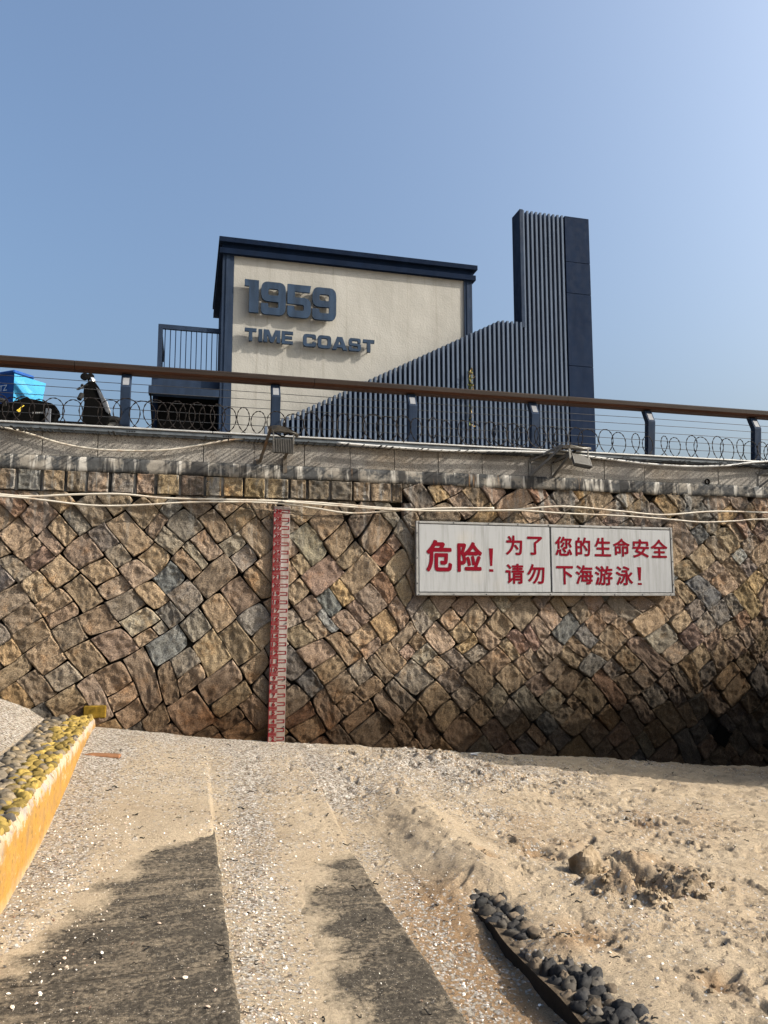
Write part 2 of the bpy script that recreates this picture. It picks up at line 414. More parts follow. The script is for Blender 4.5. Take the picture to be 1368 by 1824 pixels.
# ------------------------------------------------------------------ setting: ground and terrace
WV = 9.29                                           # face of the sea wall
def zat(px, py, v=WV): return P(px, py, v).z
Z_LEDGE_T = zat(480, 775, WV-.05); Z_LEDGE_B = zat(480, 788, WV-.05)
Z_GRAN_B = zat(480, 829); Z_CONC_B = zat(480, 853); Z_ASH_B = zat(480, 888)
Z_TER = Z_LEDGE_T-.02
gm = MB(); gm.add([(-600,-600,-1.6),(600,-600,-1.6),(600,600,-1.6),(-600,600,-1.6)], [(0,1,2,3)])
tag(gm.build('ground', M_ground), kind='structure')
gm = MB(); gm.box((-60, WV+.30, Z_TER-.25), (60, 120, Z_TER)); tag(gm.build('terrace_pavement', M_deck), kind='structure')

def interp(u, a, b): return np.interp(u, a, b)
FU = [-12,-4,-2.4,-1.9,-1.6,-1.40,-.92,-.3,.3,1,2,3.57,8.07,20]; FZ = [.85,.84,.76,.68,.55,.42,.34,.25,.16,.09,.0,-.15,-.58,-1.2]
def near(u, v):
    ub = np.interp(v, [2.5,3.65,4.09,4.36,4.67,5.35,5.88,6.07,6.4], [-1.2,-1.05,-.88,-.72,-.58,-.45,-.26,.06,.7])
    ub2 = np.interp(v, [3.0,3.56,3.9,4.33,5.07,5.36,5.72,6.0,6.4], [.60,.62,.72,.74,.78,.84,1.06,1.3,1.6])
    wob = .10*fbm(u*3.5, v*3.5, 141, 4)
    s1 = np.clip((ub+wob*1.6-u)*.16, -.06, .03)+.004
    s2 = np.clip((ub2+wob-u)*.12, -.045, .045)+.10*sstep(5.9, 7.6, v)
    z3 = -.275+.09*sstep(3.9, 5.1, v)
    z4 = np.interp(u, [1.78,1.9,2.0,2.15,2.6,4,8,20], [-.275,-.225,-.182,-.160,-.18,-.28,-.52,-1.2])
    m3 = (.012+.03*fbm(u*3, v*3, 161, 3))*sstep(1.45, 1.80, u)*(1-sstep(1.82, 2.1, u))*sstep(4.1, 4.8, v)
    z4 = np.where(u < 2.25, np.maximum(z4, z3-.02*(u-1.78)), z4)
    z4 = np.where((u > 1.835) & (u < 2.12), np.maximum(z4, -.192+.035*fbm(u*8, v*8, 171, 3)+.03*sstep(1.95, 2.1, u)), z4)
    m4 = .09*np.exp(-(((u-2.02)/.16)**2+((v-4.05)/.16)**2))+.10*sstep(4.75, 5.1, v)*np.exp(-((u-2.0)/.25)**2)
    z = np.where(u < .26, s1, np.where(u < 1.27, -.15+s2, np.where(u < 1.78, z3, np.maximum(z4, z3*0-.3))))+m3+m4*(u > 1.6)
    return np.where(u < -1.36, .44, z)
foot = []
for i in range(560):
    foot.append((random.uniform(.3, 8.6), random.uniform(2.7, 9.1), random.uniform(-.5, .9)+random.choice((0, 0, 1.6)), random.uniform(.06, .14), random.uniform(.02, .045), random.uniform(.014, .034)))
for i in range(500):
    q = random.uniform(.012, .03); foot.append((random.uniform(.3, 7.5), random.uniform(2.7, 8.8), random.uniform(0, 3), q*random.uniform(1, 2.2), q, random.uniform(.008, .02)))
def pit(px, py, r, d, z=-.25): p = G(px, py, z); return (p.x, p.y, r, d)
pits = [pit(1120,1562,.12,-.10), pit(1180,1590,.12,-.10), pit(1080,1556,.09,-.08), pit(1228,1597,.08,-.09), pit(1150,1577,.16,-.06), pit(1140,1540,.17,.05), pit(1215,1565,.12,.055), pit(1245,1580,.10,.06), pit(1085,1602,.12,.08), pit(1165,1622,.10,.06), pit(1115,1612,.08,.05),
        pit(950,1530,.10,-.05), pit(935,1520,.14,.035), pit(985,1540,.08,-.045), pit(870,1550,.08,-.04), pit(1010,1520,.15,.03),
        pit(760,1352,.20,.05,-.1), pit(720,1350,.16,.035,-.1), pit(735,1368,.14,-.05,-.1), pit(800,1358,.18,.05,-.1), pit(870,1378,.16,.05,-.15), pit(915,1382,.14,.05,-.15), pit(850,1392,.13,-.045,-.15), pit(780,1375,.1,-.03,-.1),
        pit(1140,1450,.16,.03), pit(1150,1462,.12,-.04), pit(1010,1720,.1,-.03), pit(1280,1770,.09,-.035), pit(1040,1690,.16,-.03)]
def sand_h(u, v):
    w = sstep(5.5, 9.25, v)
    z = near(u, v)*(1-w)+interp(u, FU, FZ)*w
    rt = sstep(-.2, 2.6, u)*.75+.25
    rt = rt*np.where((u > -.95) & (u < 2.3), .40+.60*sstep(5.5, 8, v), 1)
    z = z+rt*(.030*fbm(u*1.6, v*1.6, 3, 3)+.020*fbm(u*4.5+v*1.5, v*6.0, 5, 3)+.012*np.abs(fbm(u*10+v*4, v*15-u*3, 9, 3))+.007*fbm(u*28, v*32, 11, 2))
    for k_, (fu, fv, sd) in enumerate(((2.6, 5.2, 181), (5.5, 9.0, 185), (3.6, 4.0, 189))):
        z = z-rt*.026*(1-np.abs(fbm(u*fu+v*.9, v*fv-u*1.2, sd, 2)))**22*sstep(.05, .3, fbm(u*1.9, v*2.3, sd+2, 2))
    for (x, y, a, L, B, d) in foot:
        m = (np.abs(u-x) < .35) & (np.abs(v-y) < .35)
        if not m.any(): continue
        du = u[m]-x; dv = v[m]-y; p = du*math.cos(a)+dv*math.sin(a); q = -du*math.sin(a)+dv*math.cos(a)
        r = np.sqrt((p/L)**2+(q/B)**2)
        z[m] = z[m]+rt[m]*(-d*(1-sstep(.62, 1.02, r))+d*.5*np.exp(-((r-1.22)/.22)**2))
    for (x, y, rr, d) in pits:
        m = (np.abs(u-x) < rr*3) & (np.abs(v-y) < rr*3)
        if not m.any(): continue
        r = np.hypot(u[m]-x, v[m]-y)/rr*(1+.35*vn(u[m]*9, v[m]*9, 21))
        z[m] = z[m]+d*np.exp(-r*r*r)*(1+.8*fbm(u[m]*9, v[m]*9, 22, 4))+abs(d)*.22*np.exp(-(r/1.6)**2)*np.abs(fbm(u[m]*26, v[m]*26, 23, 2))
    return z
def axis(segs):
    out = [segs[0][0]]
    for a, b, st in segs:
        n = max(1, int(round((b-a)/st))); out += list(a+(b-a)*(np.arange(n)+1)/n)
    return np.array(out)
ua = axis([(-300,-40,60),(-40,-8,4),(-8,-4.6,.3),(-4.6,-2,.045),(-2,4.4,.019),(4.4,9.2,.034),(9.2,14,.3),(14,40,4),(40,300,60)])
va = axis([(-300,-20,60),(-20,0,3),(0,2.6,.2),(2.6,5.2,.018),(5.2,9.42,.027)])
UU, VV = np.meshgrid(ua, va); u = UU.ravel(); v = VV.ravel()
z = sand_h(u, v)
far_ = sstep(12, 60, np.maximum(np.abs(u), -v)); z = z*(1-far_)-1.2*far_
n1 = fbm(u*1.1, v*1.1, 31, 4); n2 = fbm(u*4, v*4, 41, 4)
sh = .10+.0*u
sh += .75*sstep(6.2, 8.6, v)*(1-sstep(3.2, 5.2, u))                    # drift of shell at the wall foot
sh += .65*np.exp(-((u-.42-.06*(v-4))/.20)**2)*sstep(3.3, 4.3, v)        # beside the first step
sh += .50*(1-sstep(-.75, -.35, u))*(u > -1)                            # along the yellow kerb
sh += .45*np.exp(-((u-1.45)/.18)**2)+.25*np.exp(-((u-2.6)/.25)**2)
sh += .35*np.exp(-(((u-4.2)/.8)**2+((v-8.2)/.5)**2))+.7*(u < -1.45)
sh = np.clip(sh+.55*n1+.30*n2-.08, 0, 1)
sh *= np.where((u > 2.2) & (v < 6.5), .45, 1)
damp = np.clip(np.exp(-((u-1.55)/.28)**2)*(1-sstep(4.6, 6, v))*1.2+.5*n1, 0, 1)
for (x, y, rr, d) in pits: damp = np.maximum(damp, (1.0 if d < 0 else .6)*np.exp(-((u-x)**2+(v-y)**2)/(rr*1.2)**2))
tag(grid_mesh('sand_beach', np.stack([u, v, z], 1), len(ua), len(va), M_sand, attrs={'shell': sh, 'damp': damp}), kind='structure')
def sandz(x, y): return float(sand_h(np.array([x], float), np.array([y], float))[0])

# ------------------------------------------------------------------ sea wall
sea = thing('sea_wall', 'tall sea wall of brown rough stones laid diagonally behind the beach', 'wall', (0, WV, 0))
PALETTE = [((.40,.295,.185),6),((.36,.265,.17),6),((.33,.25,.175),5),((.385,.285,.20),3),((.36,.25,.18),2),((.30,.25,.195),3),((.27,.24,.205),2),((.42,.295,.155),1.6),((.21,.205,.19),.7),((.30,.29,.265),.4),((.35,.215,.135),1),((.39,.33,.24),2)]
_pc = [p for p, w in PALETTE]; _pw = np.array([w for p, w in PALETTE], float); _pw /= _pw.sum()
ANG = R(38)
def warp(p, q):
    u = p*math.cos(ANG)-q*math.sin(ANG); z = p*math.sin(ANG)+q*math.cos(ANG)
    du = .16*vn(u*.55, z*.55, 61)+.06*vn(u*1.7, z*1.7, 62)+.010*vn(u*5, z*5, 63)
    dz = .16*vn(u*.55+9, z*.55, 64)+.06*vn(u*1.7, z*1.7+5, 65)+.010*vn(u*5, z*5+3, 66)
    a = .10*sstep(3, 8, u)
    return u+du-a*(z-1)*.6, z+dz+a*.4*np.sin(u*1.3)
cells = []
def split(p0, p1, q0, q1, depth=0):
    w = p1-p0; h = q1-q0
    mx = random.choice((.38, .48, .58, .70)); mn = random.choice((.30, .36, .42))
    L, l = max(w, h), min(w, h)
    if L <= mx and l <= mn and w*h < random.uniform(.09, .24): cells.append((p0, p1, q0, q1)); return
    if w > h*random.uniform(.8, 1.2): 
        n = p0+w*random.uniform(.37, .63); split(p0, n, q0, q1); split(n, p1, q0, q1)
    else:
        n = q0+h*random.uniform(.37, .63); split(p0, p1, q0, n); split(p0, p1, n, q1)
split(-9, 15, -11, 11)
HOLE = P(1285, 1310, WV)
U_ASH = P(716, 880, WV).x
n = 19
ga, gb = np.meshgrid(np.linspace(-1, 1, n), np.linspace(-1, 1, n)); ga = ga.ravel(); gb = gb.ravel()
warp_g = lambda t: np.sign(t)*(1-(1-np.abs(t))**1.9)              # denser rows near the rim
ga = warp_g(ga); gb = warp_g(gb)
i = np.arange((n-1)*(n-1)); qa = (i//(n-1))*n+i%(n-1); quad = np.stack([qa, qa+1, qa+1+n, qa+n], 1)
ring = list(range(n))+[k*n+n-1 for k in range(1, n)]+[(n-1)*n+k for k in range(n-2, -1, -1)]+[k*n for k in range(n-2, 0, -1)]
ring = np.array(ring); nr = len(ring); ki = np.arange(nr); kj = (ki+1) % nr
skirt = np.stack([n*n+kj, n*n+ki, n*n+nr+ki, n*n+nr+kj], 1)
quad = np.concatenate([quad, skirt])
def stone(pu, pz, prot, seed):
    """one rough-pitched stone: its face and the sides that run back into the joint; pu, pz: plan points"""
    m = np.maximum(np.abs(ga), np.abs(gb))
    q = vn(np.array([seed*3.1, seed*5.7, seed*2.3, seed*7.9]), np.array([.5]*4), 5)
    crest = (1-np.abs(fbm(pu*13+seed*2, pz*13, 72, 3)))**4
    rough = .018*fbm(pu*4.5+seed, pz*4.5, 71, 2)+.020*crest+.013*fbm(pu*20, pz*20, 73, 2)
    worn = 1-.3*np.clip((m-.95)/.05, 0, 1)                    # pitched margin, slightly knocked back
    hgt = prot*.5+(rough+.022*(ga*q[0]+gb*q[1])+.02*np.maximum(0, ga*q[2]+gb*q[3]-.25))*worn-.005*np.clip((m-.97)/.03, 0, 1)
    V = np.stack([pu, WV-hgt, pz], 1); e = V[ring]; back = e.copy(); back[:,1] = WV+.08
    return np.concatenate([V, e, back])
Vs, Fs, Cs, nv_ = [], [], [], 0
def put_stone(V, tone):
    global nv_
    Vs.append(V); Fs.append(quad+nv_); Cs.append(np.tile(np.array([*tone, 1.0]), (len(V), 1))); nv_ += len(V)
def tone_for(u, z):
    c = np.array(_pc[rng.choice(len(_pc), p=_pw)])*rng.uniform(.75, 1.12)*np.array([.97, 1, 1.08])
    return tuple(np.clip(c*(1+rng.uniform(-.03, .03, 3)), 0, 1))
for ci, (p0, p1, q0, q1) in enumerate(cells):
    pc, qc = (p0+p1)/2, (q0+q1)/2
    uc, zc = [float(k) for k in warp(np.array([pc]), np.array([qc]))]
    if uc < -6.5 or uc > 12 or zc < -1.3: continue
    top = Z_ASH_B if uc < U_ASH else Z_CONC_B+.02
    if zc > top+.12: continue
    if abs(uc-HOLE.x) < .15 and abs(zc-HOLE.z) < .15: continue
    g = random.choice((.001, .002, .003, .004, .008))+random.uniform(0, .0015)
    W2, H2 = (p1-p0)/2-g, (q1-q0)/2-g
    k = [random.choice((0, 0, .015, .04, .12))+random.uniform(0, .02) for _ in range(4)]
    kk = np.where(ga < 0, np.where(gb < 0, k[0], k[1]), np.where(gb < 0, k[2], k[3]))*(ga*gb)**2
    a = ga*(1-kk)+random.uniform(-.07, .07)*gb*(1-ga*ga*.5); b = gb*(1-kk)+random.uniform(-.05, .05)*ga
    a = np.clip(a, -1.02, 1.02); b = np.clip(b, -1.02, 1.02)
    pu, pz = warp(pc+a*W2, qc+b*H2)
    if pz.min() < top < pz.max(): pz = np.minimum(pz, top-.004+.0*pz)
    if uc < U_ASH+.5 and uc > U_ASH-.5 and zc > Z_ASH_B: pu = np.maximum(pu, U_ASH+.005)
    put_stone(stone(pu, pz, random.uniform(.012, .040), ci), tone_for(uc, zc))
raw_mesh('rubble_facing', np.concatenate(Vs), np.concatenate(Fs), M_stone, sea, {'tone': np.concatenate(Cs)})
# squared course on top of the rubble
Vs, Fs, Cs, nv_ = [], [], [], 0
x = -6.5
while x < U_ASH-.12:
    w = random.uniform(.20, .30); x1 = min(x+w, U_ASH)
    g = random.uniform(.008, .02); pu = (x+x1)/2+ga*((x1-x)/2-g)*(1-.02*gb**2); pz = (Z_ASH_B+Z_CONC_B)/2+gb*((Z_CONC_B-Z_ASH_B)/2-.006)
    put_stone(stone(pu, pz, random.uniform(.02, .035), 900+int(x*50)) - np.array([0, .02, 0]), tuple(np.array(tone_for(x, 3))*np.array([.95, .95, .9])))
    x = x1
raw_mesh('squared_course', np.concatenate(Vs), np.concatenate(Fs), M_stone, sea, {'tone': np.concatenate(Cs)})
b = MB(); b.box((-6.8, WV-.006, Z_ASH_B+.004), (U_ASH, WV+.04, Z_CONC_B-.004)); b.build('course_mortar', M_conc, sea)
b = MB(); b.box((-7, WV+.065, -2), (13, WV+1.2, Z_CONC_B)); b.build('joint_core', M_mortar, sea)
# concrete band
uu = np.linspace(-7, 13, 500); rows = []
prof = [(.03, -.02), (-.028, -.012), (-.035, .0), (-.034, .3), (-.03, .7), (-.026, 1.0), (.02, 1.0)]
for d, tz in prof:
    zz_ = Z_CONC_B+(Z_GRAN_B-Z_CONC_B)*tz+(.016*fbm(uu*3, uu*0+1, 81, 4) if tz < .5 else 0*uu)
    rows.append(np.stack([uu, WV+d+.010*fbm(uu*5, uu*0+tz*3, 82, 4), zz_], 1))
grid_mesh('concrete_band', np.concatenate(rows), 500, len(prof), M_conc, sea)
# granite slabs
xs = [P(px, 820, WV).x for px in (74, 173, 362, 452, 542, 623, 702, 780, 858, 945, 1075, 1146, 1277)]
xs = [xs[0]-1.3, xs[0]-.65]+xs+[xs[-1]+.7, xs[-1]+1.4, xs[-1]+2.1]
for a, c2 in zip(xs[:-1], xs[1:]):
    b = MB(); b.rbox((a+.003, WV-.012+random.uniform(-.003, .003), Z_GRAN_B+.002), (c2-.003, WV+.30, Z_LEDGE_B+.03), .004); b.build('granite_slab', M_granite, sea)
b = MB(); b.box((-7, WV+.02, Z_CONC_B+.002), (13, WV+.298, Z_LEDGE_B+.02)); b.build('joint_backing', M_mortar, sea)
# edge channel
b = MB()
prof = [(-.075, Z_LEDGE_B+.025), (-.075, Z_LEDGE_T-.028), (-.06, Z_LEDGE_T-.022), (.32, Z_LEDGE_T-.022), (.32, Z_LEDGE_B+.032), (-.03, Z_LEDGE_B+.032), (-.03, Z_LEDGE_B), (-.05, Z_LEDGE_B), (-.055, Z_LEDGE_B+.025)]
pts = [(-7, WV+d, q) for d, q in prof]
b.prism(pts, (20, 0, 0)); b.build('edge_channel', M_ledge, sea)
b = MB(); x = -6.8
while x < 12: b.rbox((x, WV-.09, Z_LEDGE_T-.020), (min(x+2.35, 12), WV-.03, Z_LEDGE_T), .004); x += 2.36
b.build('channel_lip', M_ledge_top, sea)
b = MB(); x = -6
while x < 11:
    for k in range(4): b.box((x+k*.028, WV-.0775, Z_LEDGE_T-.055), (x+k*.028+.014, WV-.0752, Z_LEDGE_T-.043))
    x += random.choice((.16, .16, 1.1, 1.5))
b.build('channel_slots', M_dark, sea)
b = MB(); x = -6                                    # rods added below the channel to throw slanting shadow streaks on the granite
while x < 11:
    L = random.uniform(.08, .27); b.bar((x, WV+.02, Z_LEDGE_B-.006), (x+random.uniform(-.004, .004), WV-.03-L, Z_LEDGE_B-.004-random.uniform(0, .01)), random.choice((.010, .014, .018, .026)), .007)
    x += random.uniform(.03, .11)
b.build('streak_shadow_rods', M_frame, sea)
# drain hole as a black plate, its shade put into the colour; weep pipe
b = MB()
for (c0, s_) in ((HOLE, .115),):
    M = Matrix.Translation((c0.x, WV-.028, c0.z)) @ Matrix.Rotation(R(35), 4, 'Y')
    b.box((-s_, 0, -s_), (s_, .012, s_), 0, M)
b.build('drain_shade_plate', M_dark, sea)
p = P(1259, 858, WV-.013); b = MB()
b.lathe([(.036, 0), (.040, .004), (.040, .02), (.030, .02), (.030, -.25), (.0, -.25)], (p.x, WV-.012, p.z), Matrix.Rotation(R(90), 4, 'X'), 18)
b.build('weep_pipe', M_dark, sea)

# ------------------------------------------------------------------ railing
RV = WV+.13
rail = thing('railing', 'blue steel railing with brown wooden handrail along the sea wall top', 'railing', (0, RV, Z_TER))
zt = P(684, 681, RV+.10).z; 
hp = [(-.085, -.05), (-.105, -.02), (-.10, .03), (-.075, .05), (.07, .052), (.10, .033), (.105, -.02), (.085, -.05)]
HZ = P(684, 690.5, RV+.05).z
x = -7; cuts = [-7, P(320, 690, RV).x-1.2, P(560, 690, RV).x, P(1010, 690, RV).x, 13]
for a, c2 in zip(cuts[:-1], cuts[1:]):
    b = MB(); q = [Vector((a+.003, RV+.08+d, HZ+e)) for d, e in hp]; nn = len(q); q2 = [k+Vector((c2-a-.006, 0, 0)) for k in q]
    b.add(q+q2, [tuple(range(nn)), tuple(range(nn, 2*nn))[::-1]], 0)
    for k in range(nn): b.add([q[k], q2[k], q2[(k+1) % nn], q[(k+1) % nn]], [(0,1,2,3)], 1 if k in (7, 0) else 0)
    b.build('handrail', [M_wood_top, M_wood_low], rail)
posts = [P(px, py, RV).x for px, py in ((-40,700),(223,720),(491,730),(735,745),(953,765),(1160,785),(1349,790),(1520,800))]
posts = [posts[0]]+posts[1:]
pk = [(.02, Z_TER-.02), (-.035, HZ-.235), (.055, HZ-.058), (.135, HZ-.058), (.055, HZ-.235), (.10, Z_TER-.02)]
for k, x in enumerate(posts):
    b = MB(); w = .115
    b.prism([(x-w/2, RV+d, q) for d, q in pk], (w, 0, 0)); po = b.build('post', M_blue, rail, bevel=.006)
    b = MB(); b.rbox((x-w/2-.03, RV-.03, Z_TER), (x+w/2+.03, RV+.15, Z_TER+.012), .003); b.build('base_plate', M_blue, po)
    if k in (1, 2, 3, 4, 5, 6):                     # thin grey patch, lighter than the post, on the bent upper face
        a0 = Vector((x, RV-.035, HZ-.235)); a1 = Vector((x, RV+.055, HZ-.058)); d = (a1-a0); nrm = Vector((0, -d.z, d.y)).normalized()
        b = MB(); s0, s1 = a0+d*.12+nrm*.002, a0+d*.68+nrm*.002; hw = Vector((.036, 0, 0))
        b.prism([s0-hw, s0+hw, s1+hw, s1-hw], nrm*.002); b.build('pale_patch', plain('pale_patch_grey', (.19,.20,.22), .7) if k == 1 else bpy.data.materials['pale_patch_grey'], po)
for k in range(7):
    zc = Z_TER+.07+(HZ-.075-Z_TER-.07)*k/6; f = (zc-Z_TER)/(HZ-.235-Z_TER)
    d = .04-.055*min(f, 1) if f < 1 else .02+.06*(f-1)*2
    b = MB(); b.tube([(-7+j, RV+d, zc+.003*math.sin(j*2.1+k)) for j in range(21)], .0042, 5); b.build('cable', M_cable, rail)

# razor wire
b = MB(); pts = []; rad = []
x = -5.6; th = 0; i = 0
zc0 = Z_TER+.185
ph = 0
while x < 11.5:
    Rr = .170+.025*vn(np.array([x*1.1]), np.array([2.]), 91)[0]
    zc = zc0+.025*vn(np.array([x*.7]), np.array([5.]), 92)[0]
    sq = .86+.22*vn(np.array([x*1.7]), np.array([7.]), 94)[0]
    pts.append((x+Rr*sq*math.cos(th), RV-.10+.055*math.sin(th*.5+.6*vn(np.array([x]), np.array([1.]), 93)[0]), zc+Rr*math.sin(th)))
    i += 1; th += .22; x += .22/(2*math.pi)*(.175+.06*vn(np.array([x*.9]), np.array([3.]), 95)[0])
    rad.append(.0088 if i % 2 == 0 else .0036)
b.tube(pts, .004, 5, True, 0, rad); x = -5
tag(b.build('razor_wire', M_wire), 'rusty coiled razor wire running along the foot of the railing', 'razor wire')

# ------------------------------------------------------------------ building
BV = 13.8
bld = thing('cafe_building', 'cream stucco building with dark blue roof edge and 1959 lettering', 'building', (P(610, 700, BV).x, BV, Z_TER))
uL = P(397, 470, BV).x; uLi = P(417, 470, BV).x; uRi = P(826, 520, BV).x; uR = P(840, 520, BV).x
zW = P(620, 478, BV).z                              # underside of the roof edge
zT = P(397, 417, BV-.2).z
bz = Z_TER
D = 3.2
b = MB(); b.box((uLi, BV, bz), (uRi, BV+.2, zW+.05)); b.build('stucco_wall', M_stucco, bld)
b = MB(); b.box((uL+.06, BV+.2, bz), (uR-.06, BV+D, zW+.05)); b.build('rear_wall', M_navy, bld)
for (a, c2) in ((uL, uLi), (uRi, uR)):
    b = MB(); b.box((a, BV-.03, bz), (c2, BV+.198, zW+.04)); b.box((a+.3*(c2-a), BV-.042, bz), (a+.62*(c2-a), BV-.031, zW+.03)); b.build('corner_post', M_blue, bld)
H = zT-zW
M_nav2 = painted('roof_edge_paint', (.005,.011,.027), .85, .3, .08)
b = MB(); b.box((uL-.06, BV-.09, zW), (uR+.06, BV+D+.1, zW+.10)); b.build('lower_trim', M_nav2, bld)
b = MB(); b.box((uL-.02, BV-.05, zW+.10), (uR+.02, BV+D+.05, zT-.09)); b.build('fascia', M_nav2, bld)
b = MB()
xs = [uL-.08, uL+1.55, uL+2.9, uR+.09]
for a, c2 in zip(xs[:-1], xs[1:]): b.box((a+.002, BV-.12, zT-.09), (c2-.002, BV+D+.12, zT))
b.build('roof_coping', M_nav2, bld)
# annex with hatch and balcony
AV = BV+.1
aL = P(272, 680, AV).x; aR = uL-.01
zA = P(330, 674, AV).z; zB = P(330, 692, AV-.12).z; zC = P(330, 704, AV-.14).z
b = MB(); b.box((aL, AV+.12, bz), (aR, AV+2.2, zA)); b.build('annex', M_navy, bld)
b = MB(); b.box((aL-.02, AV-.0, zB), (aR, AV+.118, zA+.02)); b.build('lintel', M_blue, bld)
b = MB(); b.box((aL-.06, AV-.16, zC), (aR, AV+.05, zB-.002)); b.build('hatch_lip', M_blue, bld)
b = MB(); b.box((aL+.10, AV+.06, bz), (aR-.02, AV+.115, zC)); b.build('hatch_opening', M_dark, bld)
b = MB(); b.prism([(aL-.04, AV-.14, zC), (aL-.04, AV+.05, zC), (aL+.10, AV+.05, bz+.1), (aL+.10, AV, bz+.1)], (.03, 0, 0)); b.build('hatch_side', M_dark, bld)
b = MB()
for k in range(5):
    z0 = bz+.1+k*.17; b.box((aL+.5, AV+.04, z0), (aR-.08, AV+.058, z0+.155))
b.build('shutter', M_black, bld)
bl = P(284, 620, AV).x; zR1 = P(336, 585, AV).z; b = MB()
M_ = M_blue
bal = thing('tmp', None, None); bpy.data.objects.remove(bal)
b.box((bl-.03, AV-.03, zR1-.05), (aR, AV+.03, zR1+.03)); b.box((bl-.03, AV-.03, zA), (bl+.05, AV+.03, zR1-.051)); b.box((bl-.03, AV+.031, zR1-.05), (bl+.03, AV+2, zR1+.03))
b.box((bl-.03, AV-.02, zA+.02), (aR, AV+.02, zA+.07))
ba = b.build('balcony_rail', M_blue, bld)
b = MB()
for k in range(1, 12): x = bl+(aR-bl)*k/11.6; b.box((x-.008, AV-.008, zA+.07), (x+.008, AV+.008, zR1-.05))
for k in range(1, 5): y = AV+2*k/5; b.box((bl-.012, y-.1, zA+.02), (bl+.012, y-.07, zR1-.05))
b.build('balusters', M_navy, ba)

# raised letters
def rp(pts):
    out = []; n = len(pts)
    for i in range(n):
        p = Vector(pts[i][:2]); r = pts[i][2] if len(pts[i]) > 2 else 0
        if r <= 0: out.append((p.x, p.y)); continue
        a = Vector(pts[i-1][:2]); c = Vector(pts[(i+1) % n][:2])
        d1 = (a-p); d2 = (c-p); r = min(r, d1.length*.5, d2.length*.5); s = p+d1.normalized()*r; e = p+d2.normalized()*r
        for k in range(8):
            t = k/7; q = s*(1-t)**2+p*2*t*(1-t)*.95+e*t*t; q += p*(2*t*(1-t)*.05); out.append((q.x, q.y))
    return out
ci = .26
GL = {
 '1': (.40, [[(-.04,1),(.40,1),(.40,0),(.10,0),(.10,.80),(-.04,.80)]]),
 '9': (.95, [[(0,0,ci),(.95,0,ci),(.95,1,ci),(0,1,ci),(0,.40,ci),(.67,.40,0),(.67,.21,.07),(.28,.21,.07),(.28,.335),(0,.335)], [(.28,.59,.07),(.67,.59,.07),(.67,.79,.07),(.28,.79,.07)]]),
 '5': (.95, [[(0,1),(0,.40),(.66,.40,.07),(.66,.21,.07),(.28,.21,.07),(.28,.335),(0,.335),(0,0,ci),(.95,0,ci),(.95,.61,ci),(.30,.61),(.30,.79),(.90,.79),(.95,1)]]),
 'T': (1.0, [[(0,1),(1,1),(1,.74),(.65,.74),(.65,0),(.35,0),(.35,.74),(0,.74)]]),
 'I': (.3, [[(0,0),(.3,0),(.3,1),(0,1)]]),
 'M': (1.15, [[(0,0),(0,1),(.36,1),(.575,.4),(.79,1),(1.15,1),(1.15,0),(.9,0),(.9,.6),(.68,0),(.47,0),(.25,.6),(.25,0)]]),
 'E': (.95, [[(0,0),(0,1),(.95,1),(.95,.77),(.28,.77),(.28,.62),(.88,.62),(.88,.40),(.28,.40),(.28,.23),(.95,.23),(.95,0)]]),
 'C': (1.0, [[(0,0,.28),(0,1,.28),(1,1,.28),(1,.64),(.72,.64),(.72,.77,.05),(.28,.77,.08),(.28,.23,.08),(.72,.23,.05),(.72,.38),(1,.38),(1,0,.28)]]),
 'O': (1.05, [[(0,0,.28),(1.05,0,.28),(1.05,1,.28),(0,1,.28)], [(.29,.23,.08),(.76,.23,.08),(.76,.77,.08),(.29,.77,.08)]]),
 'A': (1.1, [[(0,0),(.36,1),(.74,1),(1.1,0),(.8,0),(.73,.19),(.37,.19),(.30,0)], [(.45,.41),(.65,.41),(.55,.72)]]),
 'S': (1.0, [[(0,.36),(.25,.36),(.25,.19,.03),(.74,.19,.06),(.74,.40,.06),(0,.40,.2),(0,1,.22),(.98,1,.22),(.98,.66),(.74,.66),(.74,.81,.03),(.26,.81,.06),(.26,.60,.06),(1,.60,.2),(1,0,.22),(0,0,.22)]]),
}
def glyph_mesh(ch, w, h, depth):
    cu = bpy.data.curves.new('letter', 'CURVE'); cu.dimensions = '2D'; cu.fill_mode = 'BOTH'; cu.extrude = depth/2
    gw, outs = GL[ch]
    for o in outs:
        pts = rp(o); s = cu.splines.new('POLY'); s.points.add(len(pts)-1); s.use_cyclic_u = True
        for k, (x, y) in enumerate(pts): s.points[k].co = (x/gw*w, y*h, 0, 1)
    ob = bpy.data.objects.new('letter', cu); C.objects.link(ob)
    dg = bpy.context.evaluated_depsgraph_get(); me = bpy.data.meshes.new_from_object(ob.evaluated_get(dg))
    bpy.data.objects.remove(ob); bpy.data.curves.remove(cu); return me
LV = BV-.115
def put_letter(ch, x0, x1, y0, y1):
    a = P(x0, (y0+y1)/2, LV); c2 = P(x1, (y0+y1)/2, LV); zb = P((x0+x1)/2, y1, LV).z; zt_ = P((x0+x1)/2, y0, LV).z
    me = glyph_mesh(ch, c2.x-a.x, zt_-zb, .05)
    me.transform(Matrix.Translation((a.x, LV+.025, zb)) @ Matrix.Rotation(R(90), 4, 'X'))
    o = link('letter', me, M_letter, bld)
    b = MB(); w = c2.x-a.x; h = zt_-zb
    for (fx, fz) in ((.15,.15),(.85,.15),(.15,.9),(.85,.9)) if ch in '95O' else ((.5,.5),(.45,.06)) if ch in 'T1I' else ((.12,.08),(.85,.1)):
        b = MB(); b.tube([(a.x+w*fx, LV+.04, zb+h*fz), (a.x+w*fx, BV+.01, zb+h*fz)], .008, 6); b.build('stud', M_frame, o)
